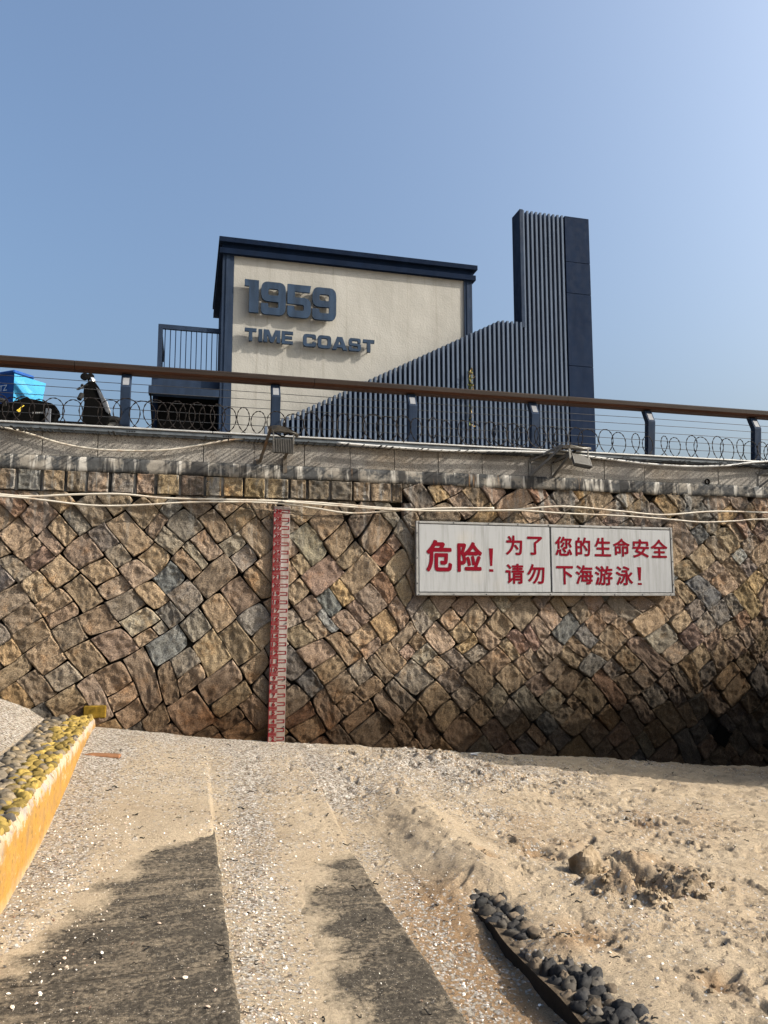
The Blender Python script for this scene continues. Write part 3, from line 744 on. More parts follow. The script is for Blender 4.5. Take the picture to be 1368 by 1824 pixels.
for ch, x0, x1, y0, y1 in (('1',438,461,498,556),('9',465,509,502.5,560.5),('5',512,554,507.5,565.5),('9',556.5,599,512.5,570)): put_letter(ch, x0, x1, y0, y1)
for ch, x0, x1, y0, y1 in (('T',436,457,584,606.5),('I',460.5,467.5,586,608),('M',469.5,499.5,587.5,609.5),('E',502,522,590,612.5),('C',540,563,595,617),('O',566,590,597.5,620),('A',592,618.5,600,623),('S',621.5,643,602.5,625),('T',647,667,605,627)): put_letter(ch, x0, x1, y0, y1)

# ------------------------------------------------------------------ slatted screen and tower
SV = 13.56
scr = thing('slatted_tower', 'dark blue panelled tower rising from a sloping screen of vertical slats', 'tower', (P(960, 700, SV).x, SV, Z_TER))
uS = P(505, 770, SV).x; uK = P(888, 573, SV).x; zK = P(888, 573, SV).z; uT = P(928, 578, SV).x
zS = P(560, 722, SV).z; uS2 = P(560, 722, SV).x
uTR = P(1005, 500, SV).x; uTE = P(1048, 500, SV).x; zTT = P(965, 382, SV).z
pitch = (uTR-uT)/10.2
def slat_top(x): return min(zK, zS+(x-uS2)*(zK-zS)/(uK-uS2))
b = MB(); x = uT-pitch*.35
while x > uS-.35:
    zt_ = slat_top(x)
    if zt_ > Z_TER+.1: b.box((x-pitch*.21, SV-.09, Z_TER-.1), (x+pitch*.21, SV+.085, zt_))
    x -= pitch
b.build('slat_screen', M_slat, scr)
b = MB(); pts = [(uS2-.7, SV+.086, Z_TER-.1), (uT+.05, SV+.086, Z_TER-.1), (uT+.05, SV+.086, zK-.05), (uK, SV+.086, zK-.05), (uS2-.7, SV+.086, slat_top(uS2-.7)-.05)]
b.prism(pts, (0, .05, 0)); b.build('screen_backing', M_navy, scr)
b = MB(); x = uT+pitch*.62
while x < uTR-.02: b.box((x-pitch*.21, SV-.09, Z_TER-.1), (x+pitch*.21, SV+.085, zTT-.012)); x += pitch
b.build('tower_slats', M_slat, scr)
b = MB(); b.box((uT+.051, SV+.086, Z_TER-.1), (uTR, SV+.28, zTT)); b.build('tower_core', M_navy, scr)
b = MB(); b.box((uT-.02, SV-.092, zK-.1), (uT+.05, SV+.28, zTT)); b.box((uT+.015, SV-.004, Z_TER-.1), (uT+.049, SV+.084, zK-.1)); b.build('side_panel', M_blue, scr)
zj = [Z_TER-.1]+[P(1030, py, SV).z for py in (655, 527, 472)]+[zTT-.01]
for a, c2 in zip(zj[:-1], zj[1:]):
    b = MB(); b.rbox((uTR+.001, SV-.09, a+.004), (uTE, SV+.279, c2-.004), .004); b.build('cladding_panel', M_navy, scr)
b = MB(); b.box((uTR+.01, SV+.004, Z_TER), (uTE-.008, SV+.27, zTT-.02)); b.build('cladding_core', M_dark, scr)

# dry vine caught on the slats
p0 = P(838, 692, SV-.13); b = MB(); rs = random.Random(3)
vine = thing('dry_vine', 'small dry yellow green vine clinging to the dark slats', 'plant', (p0.x, SV-.13, Z_TER))
top = P(838, 658, SV-.13).z
st = MB(); st.tube([(p0.x+.02*math.sin(k*1.3), SV-.105, Z_TER+(top-Z_TER)*k/12) for k in range(13)], .006, 5); st.build('stem', M_wire, vine)
for k in range(150):
    zz_ = Z_TER+(top-Z_TER)*(rs.random()**.45 if k < 110 else rs.uniform(.75, 1.0)); low = zz_ < top-.42
    if low and rs.random() < .75: continue
    c = Vector((p0.x+rs.gauss(0, .028), SV-.13-rs.random()*.05, zz_)); s_ = rs.uniform(.02, .045)
    M = Matrix.Translation(c) @ Euler((rs.uniform(0, 6), rs.uniform(0, 6), rs.uniform(0, 6))).to_matrix().to_4x4()
    b.cur = rs.choice(((.16,.15,.03,1),(.22,.15,.06,1),(.09,.11,.02,1),(.28,.20,.10,1)))
    b.add([M @ Vector(q) for q in ((-s_,0,0),(0,-s_*.45,s_*.1),(s_,0,0),(0,s_*.45,s_*.1))], [(0,1,2,3)])
b.build('leaves', M_leaf, vine, recalc=False)

# ------------------------------------------------------------------ pipes and cables on the wall
def smooth_path(pts, n=8):
    pts = [Vector(p) for p in pts]; out = []
    for i in range(len(pts)-1):
        a = pts[max(i-1, 0)]; p, q = pts[i], pts[i+1]; d = pts[min(i+2, len(pts)-1)]
        for k in range(n):
            t = k/n; out.append(.5*((2*p)+(q-a)*t+(2*a-5*p+4*q-d)*t*t+(3*p-a-3*q+d)*t**3))
    return out+[pts[-1]]
def pipe(name, label, cat, px, v, r, mat, group=None):
    b = MB(); b.tube(smooth_path([P(x, y, v+(dv[0] if dv else 0)) for x, y, *dv in px]), r, 8); return tag(b.build(name, mat, smooth=True), label, cat, group)
GP = 'pale pipes strung along the wall'
pipe('conduit_pipe', 'pale rusty pipe arching up over the left of the pipe bundle', 'pipe', [(-260,868),(-60,876),(46,884),(130,881),(215,880),(290,887),(400,890),(520,893),(600,898),(700,906),(800,908),(900,909),(1000,902),(1100,910),(1180,917),(1270,911),(1368,913),(1560,918)], WV-.10, .0125, M_pipe, GP)
pipe('conduit_pipe', 'thin pale pipe sagging lowest across the left half of the wall', 'pipe', [(-260,874),(-60,881),(20,885),(80,891),(160,900),(240,900),(330,895),(420,894),(500,897),(560,905),(625,914),(700,910),(790,905),(880,905)], WV-.115, .0105, M_pipe, GP)
pipe('conduit_pipe', 'pale pipe running straight just above the warning sign', 'pipe', [(500,893),(600,901),(700,908),(800,910),(920,909),(1000,914),(1110,919),(1190,925),(1250,930),(1310,928),(1368,925),(1560,930)], WV-.13, .0105, M_pipe, GP)
pipe('sagging_conduit', 'pale conduit sagging below the ledge at the left of the wall', 'pipe', [(-120,750),(-20,758),(20,764),(60,775),(110,790),(170,800),(240,803),(300,801),(350,794),(400,785),(440,780)], WV-.06, .012, M_pipe)
pipe('ledge_conduit', 'grey conduit lying along the ledge on the right half', 'pipe', [(600,789),(700,797),(800,803),(900,804),(990,807),(1060,815),(1150,826),(1230,831),(1300,829),(1368,822),(1560,818)], WV-.12, .017, M_pipe_grey)
pipe('black_cord', 'thin black cord stretched across the top of the red gauge', 'cord', [(330,885),(400,893),(440,905),(500,912),(560,919),(650,916),(720,910)], WV-.085, .004, M_rubber)

# ------------------------------------------------------------------ staff gauge
gt = P(500, 897, WV-.06); gb_ = P(489, 1330, WV-.06)
gw = .195; gx = (P(502, 910, WV-.06).x+P(492, 1300, WV-.06).x)/2; GV = WV-.085
ppz = (P(488, 1300.7, GV).z-P(497, 911, GV).z)/26.0   # height between two numbered marks (29 .. 3), negative
z29 = P(497, 911, GV).z
gauge = thing('tide_gauge', 'tall narrow red and white tide gauge numbered 29 down to 2', 'gauge', (gx, GV, -.1))
zl, zh = z29+ppz*28.3, z29-ppz*.62
def gx_(z): return gx+(P(502, 910, GV).x-P(492, 1300, GV).x)*((z-(z29+ppz*13))/(-ppz*26))
b = MB(); a0, a1 = gx_(zl), gx_(zh)
b.prism([(a0-gw/2, GV, zl), (a0+gw/2, GV, zl), (a1+gw/2, GV, zh), (a1-gw/2, GV, zh)], (0, .03, 0)); b.build('board', M_gwhite, gauge)
rb = MB()
def grect(x0, x1, z0, z1, d=.003):
    xm = gx_((z0+z1)/2); rb.box((xm+x0*gw, GV-d, z0), (xm+x1*gw, GV-d+.0025, z1))
pz = -ppz
for k in range(29):
    zc = z29+ppz*k
    if zc-pz*.4 < zl: break
    for q in (-.17, .17): grect(.0, .46, zc+pz*(q-.045), zc+pz*(q+.045))         # marks right of the number
    grect(.41, .46, zc-pz*.2, zc+pz*.2, .0035)
    grect(-.5, -.465, zc-pz*.5, zc+pz*.5, .0032)
    if k < 28:
        zm = zc-pz*.5
        grect(-.47, -.43, zm-pz*.22, zm+pz*.22, .0035)
        for q in (-.15, .02, .18): grect(-.47, .0, zm+pz*(q-.05), zm+pz*(q+.05))
rb.build('graduation', M_gred, gauge)
for zq in (.08, .27, .5, .73, .92):
    for sx in (-.42, .42):
        z_ = zl+(zh-zl)*(zq+(.012 if sx > 0 else 0)); b = MB(); b.lathe([(0, .012), (.007, .01), (.009, 0)], (gx_(z_)+sx*gw, GV-.004, z_), Matrix.Rotation(R(90), 4, 'X'), 8); b.build('screw', M_frame, gauge)
def text_mesh(txt, size, bold, depth=.003, sx=1.0):
    cu = bpy.data.curves.new('lettering', 'FONT'); cu.body = txt; cu.size = size; cu.extrude = 0; cu.align_x = 'LEFT'
    ob = bpy.data.objects.new('lettering', cu); C.objects.link(ob)
    dg = bpy.context.evaluated_depsgraph_get(); me = bpy.data.meshes.new_from_object(ob.evaluated_get(dg))
    bpy.data.objects.remove(ob); bpy.data.curves.remove(cu)
    n_ = len(me.vertices); co = np.zeros(n_*3); me.vertices.foreach_get('co', co); co = co.reshape(-1, 3)
    fs = [tuple(p.vertices) for p in me.polygons]; bpy.data.meshes.remove(me)
    return co, fs
def place_text(mb, txt, x0, x1, z0, z1, v, bold=0.0):
    """fit the glyph outline into the box x0..x1, z0..z1 on the plane y = v; bold fattens the strokes"""
    co, fs = text_mesh(txt, 1.0, bold)
    mn, mxx = co.min(0), co.max(0); e = bold
    X = (co[:,0]-mn[0])/(mxx[0]-mn[0])*(x1-x0-2*e)+x0+e; Zz = (co[:,1]-mn[1])/(mxx[1]-mn[1])*(z1-z0-2*e)+z0+e
    offs = [(0,0)] if bold == 0 else [(0,0)]+[(e*math.cos(a), e*math.sin(a)) for a in [2*math.pi*k/10 for k in range(10)]]
    for k, (dx, dz) in enumerate(offs):
        mb.add(np.stack([X+dx, np.full(len(X), v-.0003*k), Zz+dz], 1), fs)
for k in range(28):
    num = str(29-k); zc = z29+ppz*k
    if zc-pz*.2 < zl: break
    xc = gx_(zc)-gw*.215; w = gw*(.40 if len(num) == 2 else .19)
    nb = MB(); place_text(nb, num, xc-w/2, xc+w/2, zc-pz*.23, zc+pz*.27, GV-.0032, .0028); nb.build('numeral', M_gred, gauge, recalc=False)

# ------------------------------------------------------------------ warning sign
GVs = WV-.12
sA, sB, sCc, sD = P(740, 928, GVs), P(1198, 940, GVs), P(742, 1060, GVs), P(1200, 1062, GVs)
x0, x1 = (sA.x+sCc.x)/2, (sB.x+sD.x)/2; z1 = (sA.z+sB.z)/2; z0 = (sCc.z+sD.z)/2; xm = P(981, 1000, GVs).x
sign = thing('warning_sign', 'long white metal warning board with red Chinese characters on the stone wall', 'sign', ((x0+x1)/2, GVs, z0))
for a, c2 in ((x0+.040, xm-.012), (xm+.012, x1-.036)):
    b = MB(); b.rbox((a, GVs-.004, z0+.044), (c2, GVs+.03, z1-.036), .004); b.build('panel', M_sign, sign)
b = MB()
b.rbox((x0, GVs-.012, z0), (x1, GVs+.05, z0+.034), .004); b.rbox((x0, GVs-.010, z1-.029), (x1, GVs+.05, z1), .004)
b.rbox((x0, GVs-.009, z0+.0345), (x0+.0295, GVs+.05, z1-.0295), .003); b.rbox((x1-.0295, GVs-.009, z0+.0345), (x1, GVs+.05, z1-.0295), .003)
b.build('frame', M_sign_frame, sign)
b = MB(); b.box((xm-.011, GVs+.004, z0+.035), (xm+.011, GVs+.03, z1-.03)); b.box((x0+.03, GVs+.0305, z0+.03), (x1-.03, GVs+.05, z1-.03)); b.build('backing', M_frame, sign)
rv = [(x0+.05+(x1-x0-.1)*k/8+random.uniform(-.03, .03), GVs-.011, zz_) for k in range(9) for zz_ in (z0+.015, z1-.013)]+[(xx, GVs-.009, z0+.15+(z1-z0-.3)*k/2) for k in range(3) for xx in (x0+.014, x1-.014)]
for q in rv: b = MB(); b.lathe([(0, .004), (.008, .003), (.010, 0)], q, Matrix.Rotation(R(90), 4, 'X'), 8); b.build('rivet', M_frame, sign)
ZX = 720; ZS = 500/1368.0                          # measured on an enlargement of the board
def zx(x, y): return ZX+x*ZS, 900+y*ZS
def char(txt, ex0, ey0, ex1, ey1, bold):
    a = P(*zx(ex0, ey1), GVs); c2 = P(*zx(ex1, ey0), GVs); lt = MB(); place_text(lt, txt, a.x, c2.x, a.z, c2.z, GVs-.0055, bold); lt.build('character', M_red, sign, recalc=False)
for ch, bx in (('危', (107,170,232,324)), ('险', (259,180,378,325))): char(ch, *bx, .012)
for ch, bx in (('为',(495,148,574,242)),('了',(600,153,672,242)),('您',(735,153,816,246)),('的',(835,157,905,248)),('生',(928,158,1005,249)),('命',(1019,162,1097,250)),('安',(1113,166,1190,255)),('全',(1202,167,1280,256)),
               ('请',(494,285,582,383)),('勿',(599,287,683,383)),('下',(742,296,822,386)),('海',(836,292,918,386)),('游',(930,296,1013,390)),('泳',(1032,297,1112,390))): char(ch, *bx, .0065)
def excl(ex0, ey0, ex1, ey1):
    a = P(*zx(ex0, ey1), GVs); c2 = P(*zx(ex1, ey0), GVs); w = c2.x-a.x; h = c2.z-a.z; xc = (a.x+c2.x)/2; lt = MB()
    lt.prism([(xc-w*.22, GVs-.0055, a.z+h*.25), (xc+w*.22, GVs-.0055, a.z+h*.25), (xc+w*.42, GVs-.0055, c2.z), (xc-w*.42, GVs-.0055, c2.z)], (0, -.001, 0))
    lt.prism([(xc-w*.42, GVs-.0055, a.z), (xc+w*.42, GVs-.0055, a.z), (xc+w*.42, GVs-.0055, a.z+h*.11), (xc-w*.42, GVs-.0055, a.z+h*.11)], (0, -.001, 0)); lt.build('character', M_red, sign)
excl(412, 210, 434, 324); excl(1136, 302, 1156, 388)

# ------------------------------------------------------------------ floodlights
GF = 'floodlights on brackets below the railing'
def lamp_body(parent, M, w, h, d, nf):
    b = MB(); b.rbox((-w/2, -d*.2, -h/2), (w/2, d, h/2), .008, 0, M); lb = b.build('lamp_housing', M_lamp, parent)
    b = MB()
    for k in range(nf): x = -w/2+.012+(w-.024)*k/(nf-1); b.box((x-.0035, -d*.75, -h/2+.008), (x+.0035, -d*.2, h/2-.008), 0, M)
    b.build('heat_sink', M_gal, lb)
    for s_ in (-1, 1): b = MB(); b.box((s_*(w/2+.004)-.004, -d*.8, -h/2), (s_*(w/2+.004)+.004, d*.4, h/2), 0, M); b.build('side_plate', M_gal, lb)
    b = MB(); b.box((-w/2+.015, d, -h/2+.015), (w/2-.015, d+.004, h/2-.015), 0, M); b.build('lamp_glass', plain('lamp_glass', (.35,.36,.36), .1, .5) if 'lamp_glass' not in bpy.data.materials else bpy.data.materials['lamp_glass'], lb)
def Q(px, py, out): return P(px, py, WV-out)
# first: lamp hanging under a hooded arm
f1 = thing('floodlight', 'floodlight with upright black fins hanging on the bracket beside the red gauge', 'floodlight', Q(490, 820, 0), 0, GF)
b = MB()
b.bar(Q(460,836,.02), Q(459,818,.02), .045, .012, (0,1,0)); b.bar(Q(463,822,.03), Q(482,764,.40), .035, .03, (0,1,0)); b.bar(Q(479,763,.40), Q(488,761,.44), .05, .03, (0,0,1))
b.bar(Q(507,843,.02), Q(508,812,.04), .05, .03, (0,1,0)); b.bar(Q(508,815,.05), Q(517,785,.34), .035, .035, (0,1,0)); b.build('bracket', M_rusty, f1)
b = MB(); hp_ = [Q(484,758,.46), Q(497,757,.50), Q(515,763,.50), Q(531,772,.46), Q(533,777,.44), Q(523,771,.47), Q(500,768,.47), Q(484,768,.45)]
b.prism(hp_, (0, .22, .03)); b.build('hood', M_gal, f1)
b = MB(); b.tube(smooth_path([Q(486,768,.40), Q(495,774,.38), Q(505,777,.36), Q(512,772,.36), Q(520,775,.38)]), .008, 6); b.build('power_lead', M_rubber, f1)
for px in (487, 523): 
    b = MB(); b.bar(Q(px, 768, .44), Q(px, 792, .44), .012, .03, (0,1,0)); b.build('hanger', M_gal, f1)
c0 = Q(504, 794, .42); lamp_body(f1, Matrix.Translation(c0) @ Matrix.Rotation(R(8), 4, 'X'), .225, .175, .05, 11)
Q0 = Q
def Q(px, py, out): return Q0(px, py, out*.6)
# second: tilted lamp on paired triangular brackets
f2 = thing('floodlight', 'tilted grey finned floodlight reaching out on two triangular brackets above the sign', 'floodlight', Q(985, 840, 0), 0, GF)
b = MB()
for (xa, ya, xb, yb, xc, yc) in ((943,820,944,862,1004,793), (983,824,985,864,1016,808)):
    b.bar(Q(xa, ya, .02), Q(xb, yb, .02), .03, .03, (0,1,0))
    b.bar(Q(xb, yb-14, .04), Q(xc, yc, .52), .028, .028, (0,0,1)); b.bar(Q(xa, ya+2, .03), Q(xc-2, yc-1, .50), .028, .028, (0,0,1))
b.bar(Q(943,824,.02), Q(984,826,.02), .03, .03, (0,0,1)); b.build('bracket', M_gal, f2)
b = MB(); hp_ = [Q(1003,793,.55), Q(1016,792,.62), Q(1040,794,.62), Q(1053,797,.56), Q(1053,801,.55), Q(1040,799,.60), Q(1016,798,.60), Q(1003,798,.54)]
b.prism(hp_, (0, .25, .03)); b.build('hood', M_gal, f2)
for (xa, ya, xb, yb) in ((1014,795,1016,818),(1047,800,1048,820)):
    b = MB(); b.bar(Q(xa, ya, .58), Q(xb, yb, .58), .03 if xa < 1030 else .014, .012, (0,1,0)); b.build('hanger', M_gal, f2)
b = MB(); b.tube(smooth_path([Q(985,824,.08), Q(1000,818,.25), Q(1015,808,.45), Q(1026,803,.5)]), .014, 6); b.build('power_lead', M_rubber, f2)
c0 = Q(1035, 821, .60); lamp_body(f2, Matrix.Translation(c0) @ Matrix.Rotation(R(8), 4, 'Y') @ Matrix.Rotation(R(-36), 4, 'X'), .235, .20, .035, 16)
# third: only its bracket reaches into the picture
f3 = thing('floodlight', 'steel bracket under the ledge at the right edge, mostly cut off', 'floodlight', Q(1362, 850, 0), 0, GF)
b = MB(); b.bar(Q(1351,842,.02), Q(1352,884,.02), .03, .03, (0,1,0)); b.bar(Q(1352,868,.03), Q(1420,815,.52), .028, .028); b.bar(Q(1351,846,.03), Q(1418,812,.50), .028, .028)
b.bar(Q(1346,843,.02), Q(1400,846,.02), .03, .03); b.build('bracket', M_gal, f3)
lamp_body(f3, Matrix.Translation(Q(1440, 835, .58)) @ Matrix.Rotation(R(-42), 4, 'X'), .225, .20, .035, 16)

# ------------------------------------------------------------------ scooters behind the railing
def wheel(parent, c, r=.2, w=.09):
    Mx = Matrix.Rotation(R(90), 4, 'X')
    b = MB(); b.lathe([(r*.62,-w/2),(r*.9,-w/2),(r,-w*.25),(r,w*.25),(r*.9,w/2),(r*.62,w/2),(r*.62,-w/2)], c, Mx, 24); wo = b.build('tyre', M_rubber, parent, True)
    b = MB(); b.lathe([(0,-w*.3),(r*.6,-w*.3),(r*.62,-w*.2),(r*.62,w*.2),(r*.6,w*.3),(0,w*.3)], c, Mx, 18); b.build('rim', M_gal, wo)
SC = 10.35
s1 = thing('scooter', 'black electric scooter with mirror and slanting front shield behind the railing', 'scooter', P(170, 745, SC)*1, 0, 'scooters parked on the terrace')
s1.location.z = Z_TER; s1.matrix_basis = Matrix.Translation((P(170, 745, SC).x, SC, Z_TER))
def sp(px, py, dv=0): return P(px, py, SC+dv)
b = MB()
pr = [sp(152,722), sp(150,705), sp(152,690), sp(160,683), sp(170,683), sp(178,694), sp(190,718), sp(197,738), sp(196,752), sp(180,775), sp(150,775), sp(148,745)]
b.prism([q+Vector((0,-.12,0)) for q in pr], (0,.26,0)); b.build('leg_shield', M_black, s1, bevel=.012)
b = MB(); b.prism([q+Vector((0,-.135,0)) for q in (sp(172,694), sp(178,698), sp(187,712), sp(194,730), sp(196,742), sp(190,738), sp(183,722))], (0,.29,0)); b.build('front_fairing', plain('grey_fairing', (.07,.075,.085), .35, .5), s1, bevel=.008)
b = MB(); b.prism([q+Vector((0,-.08,0)) for q in (sp(186,710), sp(192,718), sp(196,730), sp(195,735), sp(189,724))], (0,.18,0)); b.build('headlight', M_silver, s1, bevel=.006)
b = MB(); b.tube(smooth_path([sp(139,693,-.25), sp(150,688,-.18), sp(160,684,-.05), sp(163,682,.05), sp(160,682,.3)]), .016, 8); hb = b.build('handlebar', M_black, s1)
b = MB(); b.tube([sp(146,702,-.2), sp(141,711,-.24)], .03, 8); b.build('grip', M_rubber, hb)
b = MB(); b.tube([sp(137,694,-.26), sp(148,689,-.22)], .01, 6); b.tube([sp(146,687,-.22), sp(147,686,-.2)], .02, 6); b.build('brake_lever', M_frame, hb)
b = MB(); b.tube(smooth_path([sp(160,684,-.05), sp(157,675,-.06), sp(154,668,-.06)]), .012, 6); b.lathe([(0,.018),(.05,.014),(.055,0),(.045,-.02),(0,-.024)], sp(151,671,-.08), Matrix.Rotation(R(70), 4, 'X'), 16); b.build('mirror', M_black, s1)
b = MB(); b.tube(smooth_path([sp(162,684,.05), sp(162,675,.06), sp(161,668,.06)]), .010, 6); b.lathe([(0,.018),(.045,.014),(.05,0),(.04,-.02),(0,-.024)], sp(161,671,.06), Matrix.Rotation(R(70), 4, 'X'), 16); b.build('mirror', M_black, s1)
b = MB(); b.lathe([(0,.03),(.035,.026),(.05,.0),(.03,-.02),(0,-.03)], sp(165,678,-.06), Matrix.Rotation(R(60), 4, 'Y'), 12); b.build('dashboard', M_silver, s1)
x = s1.location.x
b = MB(); b.rbox((x-.75, SC-.12, Z_TER+.18), (x+.05, SC+.12, Z_TER+.28), .02); b.build('footboard', M_black, s1)
wheel(s1, (x+.22, SC, Z_TER+.2)); 
# second scooter, with delivery box
s2 = thing('scooter', 'black scooter body with pannier and long seat carrying the blue box', 'scooter', (P(50, 745, SC).x, SC, Z_TER), 0, 'scooters parked on the terrace')
b = MB(); pr = [sp(-60,728), sp(20,722), sp(48,712), sp(66,716), sp(94,722), sp(103,728), sp(105,738), sp(101,742), sp(101,775), sp(-60,775)]
b.prism([q+Vector((0,-.13,0)) for q in pr], (0,.28,0)); b.build('rear_body', M_black, s2, bevel=.012)
b = MB(); b.rbox(sp(84,762,-.16)-Vector((.03,0,0)), sp(91,728,-.16)+Vector((.0,.02,0)), .004); b.build('reflector_strip', plain('dull_lens', (.10,.11,.13), .3, .5), s2)
b = MB()
for px in (58,63,66,69,72,75): b.box(sp(px, 737, -.134), sp(px+2.2, 734, -.131))
b.build('pannier_marks', M_ledge_top, s2)
b = MB(); q = sp(34, 731, -.17); b.prism([q+Vector((-.03,0,0)), q+Vector((0,0,-.025)), q+Vector((.03,0,.0)), q+Vector((0,0,.028))], (0,.004,0)); b.tube([q+Vector((.0,0,.02)), sp(43,722,-.15)], .005, 5); b.build('tag', plain('yellow_tag', (.75,.55,.07), .6), s2)
b = MB(); b.tube(smooth_path([sp(8,722,-.16), sp(6,714,-.2), sp(-4,712,-.22)]), .03, 8); b.build('grip', M_rubber, s2)
x = P(40, 745, SC).x; wheel(s2, (x+.12, SC, Z_TER+.2)); wheel(s2, (x-1.1, SC, Z_TER+.2))
# delivery box
M_cy = painted('blue_box_shaded', (.006,.055,.23), .55, .15); M_cl = painted('cyan_box_sunlit', (.035,.22,.40), .5, .15)  # shade and sunlight on the box sides are put into these two colours
BX = SC+.12; bc = P(27, 700, BX); rz = R(38)
box = thing('delivery_box', 'bright blue delivery box with open cyan flap on the parked scooter', 'delivery box', (bc.x, BX-.0, P(27, 722, BX).z), 0)
zb, zt_ = P(27, 722, BX).z, P(28, 669, BX).z
Mx = Matrix.Translation((bc.x, BX-.10, 0)) @ Matrix.Rotation(R(-38), 4, 'Z')
# local: x runs left (dark side), y runs back (sunlit side)
b = MB(); T = [(-.45, 0), (0, 0), (0, .50), (-.45, .50)]; kk = .86
vs = [Mx @ Vector((x*kk-.02, y*kk+.02, zb)) for x, y in T]+[Mx @ Vector((x, y, zt_)) for x, y in T]
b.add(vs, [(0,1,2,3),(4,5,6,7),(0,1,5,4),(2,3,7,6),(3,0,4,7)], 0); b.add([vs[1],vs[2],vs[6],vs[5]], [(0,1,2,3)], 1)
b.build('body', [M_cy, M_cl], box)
b = MB(); b.rbox((-.47, -.02, zt_), (.015, .30, zt_+.045), .012, 0, Mx); b.build('lid', M_cy, box)
b = MB(); fl = [sp(29,681,-.02), sp(58,698,.1), sp(64,701,.12), sp(62,709,.12), sp(50,705,.1), sp(42,693,.0), sp(28,686,-.02)]
fl = [P(30,671,BX-.16), P(42,677,BX-.10), P(65,696,BX+.02), P(62,709,BX+.02), P(51,701,BX-.06), P(41,689,BX-.11), P(29,680,BX-.16)]
b.prism(fl, (.0, .012, 0)); b.build('side_flap', M_cl, box)
lt2 = MB()
co, fs = text_mesh('STZ', 1, 0)
w_ = co[:,0].max()-co[:,0].min(); h_ = co[:,1].max()-co[:,1].min()
pts = [Mx @ Vector((-.30+(c_[0]-co[:,0].min())/w_*.19, -.006, zb+(zt_-zb)*.46+(c_[1]-co[:,1].min())/h_*.075)) for c_ in co]
lt2.add(pts, fs); lt2.build('lettering', M_silver, box, recalc=False)

# ------------------------------------------------------------------ steps, kerbs, cobbles
steps = thing('concrete_steps', 'broad dark concrete steps half buried in sand and shells', 'steps', (0, 4, 0))
def slab(u0, u1, v0, v1, zt_, seed):
    nu, nv = 44, max(12, int((v1-v0)/.025))
    a = np.linspace(0, 1, nu); a = 1-(1-a)**1.3; bb = np.linspace(0, 1, nv)
    A, B = np.meshgrid(a, bb); uu = u0+(u1-u0)*A; vv = v0+.002+(v1-v0-.004)*B
    uu = uu+np.where(A > .97, .014*fbm(vv*7, vv*0+seed, 101, 4), 0)
    e = np.minimum(np.minimum((v1-vv), (vv-v0))/.012, (u1+.0-uu)/.022); e = np.clip(e, 0, 1)
    zz_ = zt_-.014*(1-np.sqrt(1-(1-e)**2))+.008*fbm(uu*6, vv*6, 102, 4)-.012*np.clip(fbm(uu*9+seed, vv*9, 104, 3)-.25, 0, 1)*3*(A > .8)
    V = np.stack([uu.ravel(), vv.ravel(), zz_.ravel()], 1)
    i = np.arange((nu-1)*(nv-1)); q = (i//(nu-1))*nu+i%(nu-1); Fq = np.stack([q, q+1, q+1+nu, q+nu], 1)
    # riser
    col = np.arange(nv)*nu+nu-1; base = len(V); low = V[col].copy(); low[:,2] = zt_-.4; V = np.concatenate([V, low])
    Fr = np.stack([col[:-1], base+np.arange(nv-1), base+np.arange(1, nv), col[1:]], 1)
    d_ = sand_h(V[:,0].copy(), V[:,1].copy())-zt_; dust = np.clip(sstep(-.055, .006, d_+.022*fbm(V[:,0]*7, V[:,1]*7, 151, 4)), 0, 1)
    raw_mesh('step_slab', V, np.concatenate([Fq, Fr]), M_step, steps, {'dust': dust})
j1 = [G(390, py, 0).y for py in (1715, 1492)]; L1 = j1[1]-j1[0]
vv = [j1[0]-L1*2, j1[0]-L1, j1[0], j1[1], j1[1]+L1, j1[1]+2*L1, j1[1]+3*L1]
for k, (a, c2) in enumerate(zip(vv[:-1], vv[1:])): slab(-.98, .275, a, c2, 0, k)
j2 = [G(700, py, -.15).y for py in (1697, 1572)]; L2 = j2[1]-j2[0]
vv = [j2[0]-2*L2, j2[0]-L2, j2[0], j2[1], j2[1]+L2, j2[1]+2*L2]
for k, (a, c2) in enumerate(zip(vv[:-1], vv[1:])): slab(.25, 1.285, a, c2, -.15, 20+k)

def pebble(mb, c, rx, ry, rz, ang, tone, seed, rough=.07):
    n, m = 9, 5; vs = []
    for j in range(m+1):
        ph = math.pi/2*j/m
        for k in range(n):
            th = 2*math.pi*k/n; w = 1+.14*math.sin(th*2+seed)+.09*math.sin(th*3+seed*1.7)+rough*math.sin(k*12.9+j*7.3+seed*40)
            x = rx*math.cos(th)*math.cos(ph)**.7*w; y = ry*math.sin(th)*math.cos(ph)**.7*w; z = rz*math.sin(ph)*(1+.1*math.sin(th+seed)+rough*math.sin(k*5.1+j*3.7+seed*23)*(j < m)+.2*math.sin(seed*9))
            vs.append((c[0]+x*math.cos(ang)-y*math.sin(ang), c[1]+x*math.sin(ang)+y*math.cos(ang), c[2]+z))
    fs = [(j*n+k, j*n+(k+1)%n, (j+1)*n+(k+1)%n, (j+1)*n+k) for j in range(m) for k in range(n)]
    mb.cur = (*tone, 1); mb.add(vs, fs); mb.cur = None
DU = -.91; CU = -1.42; DZ = .455
kerb = thing('yellow_kerb_wall', 'low yellow painted wall topped with set cobbles running up to the sea wall', 'kerb', (DU, 5.5, 0))
nvv, nzz = 260, 16
A, B = np.meshgrid(np.linspace(0, 1, nvv), np.linspace(0, 1, nzz)); vv_ = 1.5+(9.33-1.5)*A; zz_ = -.3+(DZ+.3)*B
xx_ = DU+.006*fbm(vv_*3, zz_*5, 111, 4)-.03*np.clip((B-.95)/.05, 0, 1)**2-.012*np.clip(fbm(vv_*5, zz_*9, 112, 3)-.1, 0, 1)*(B > .7)
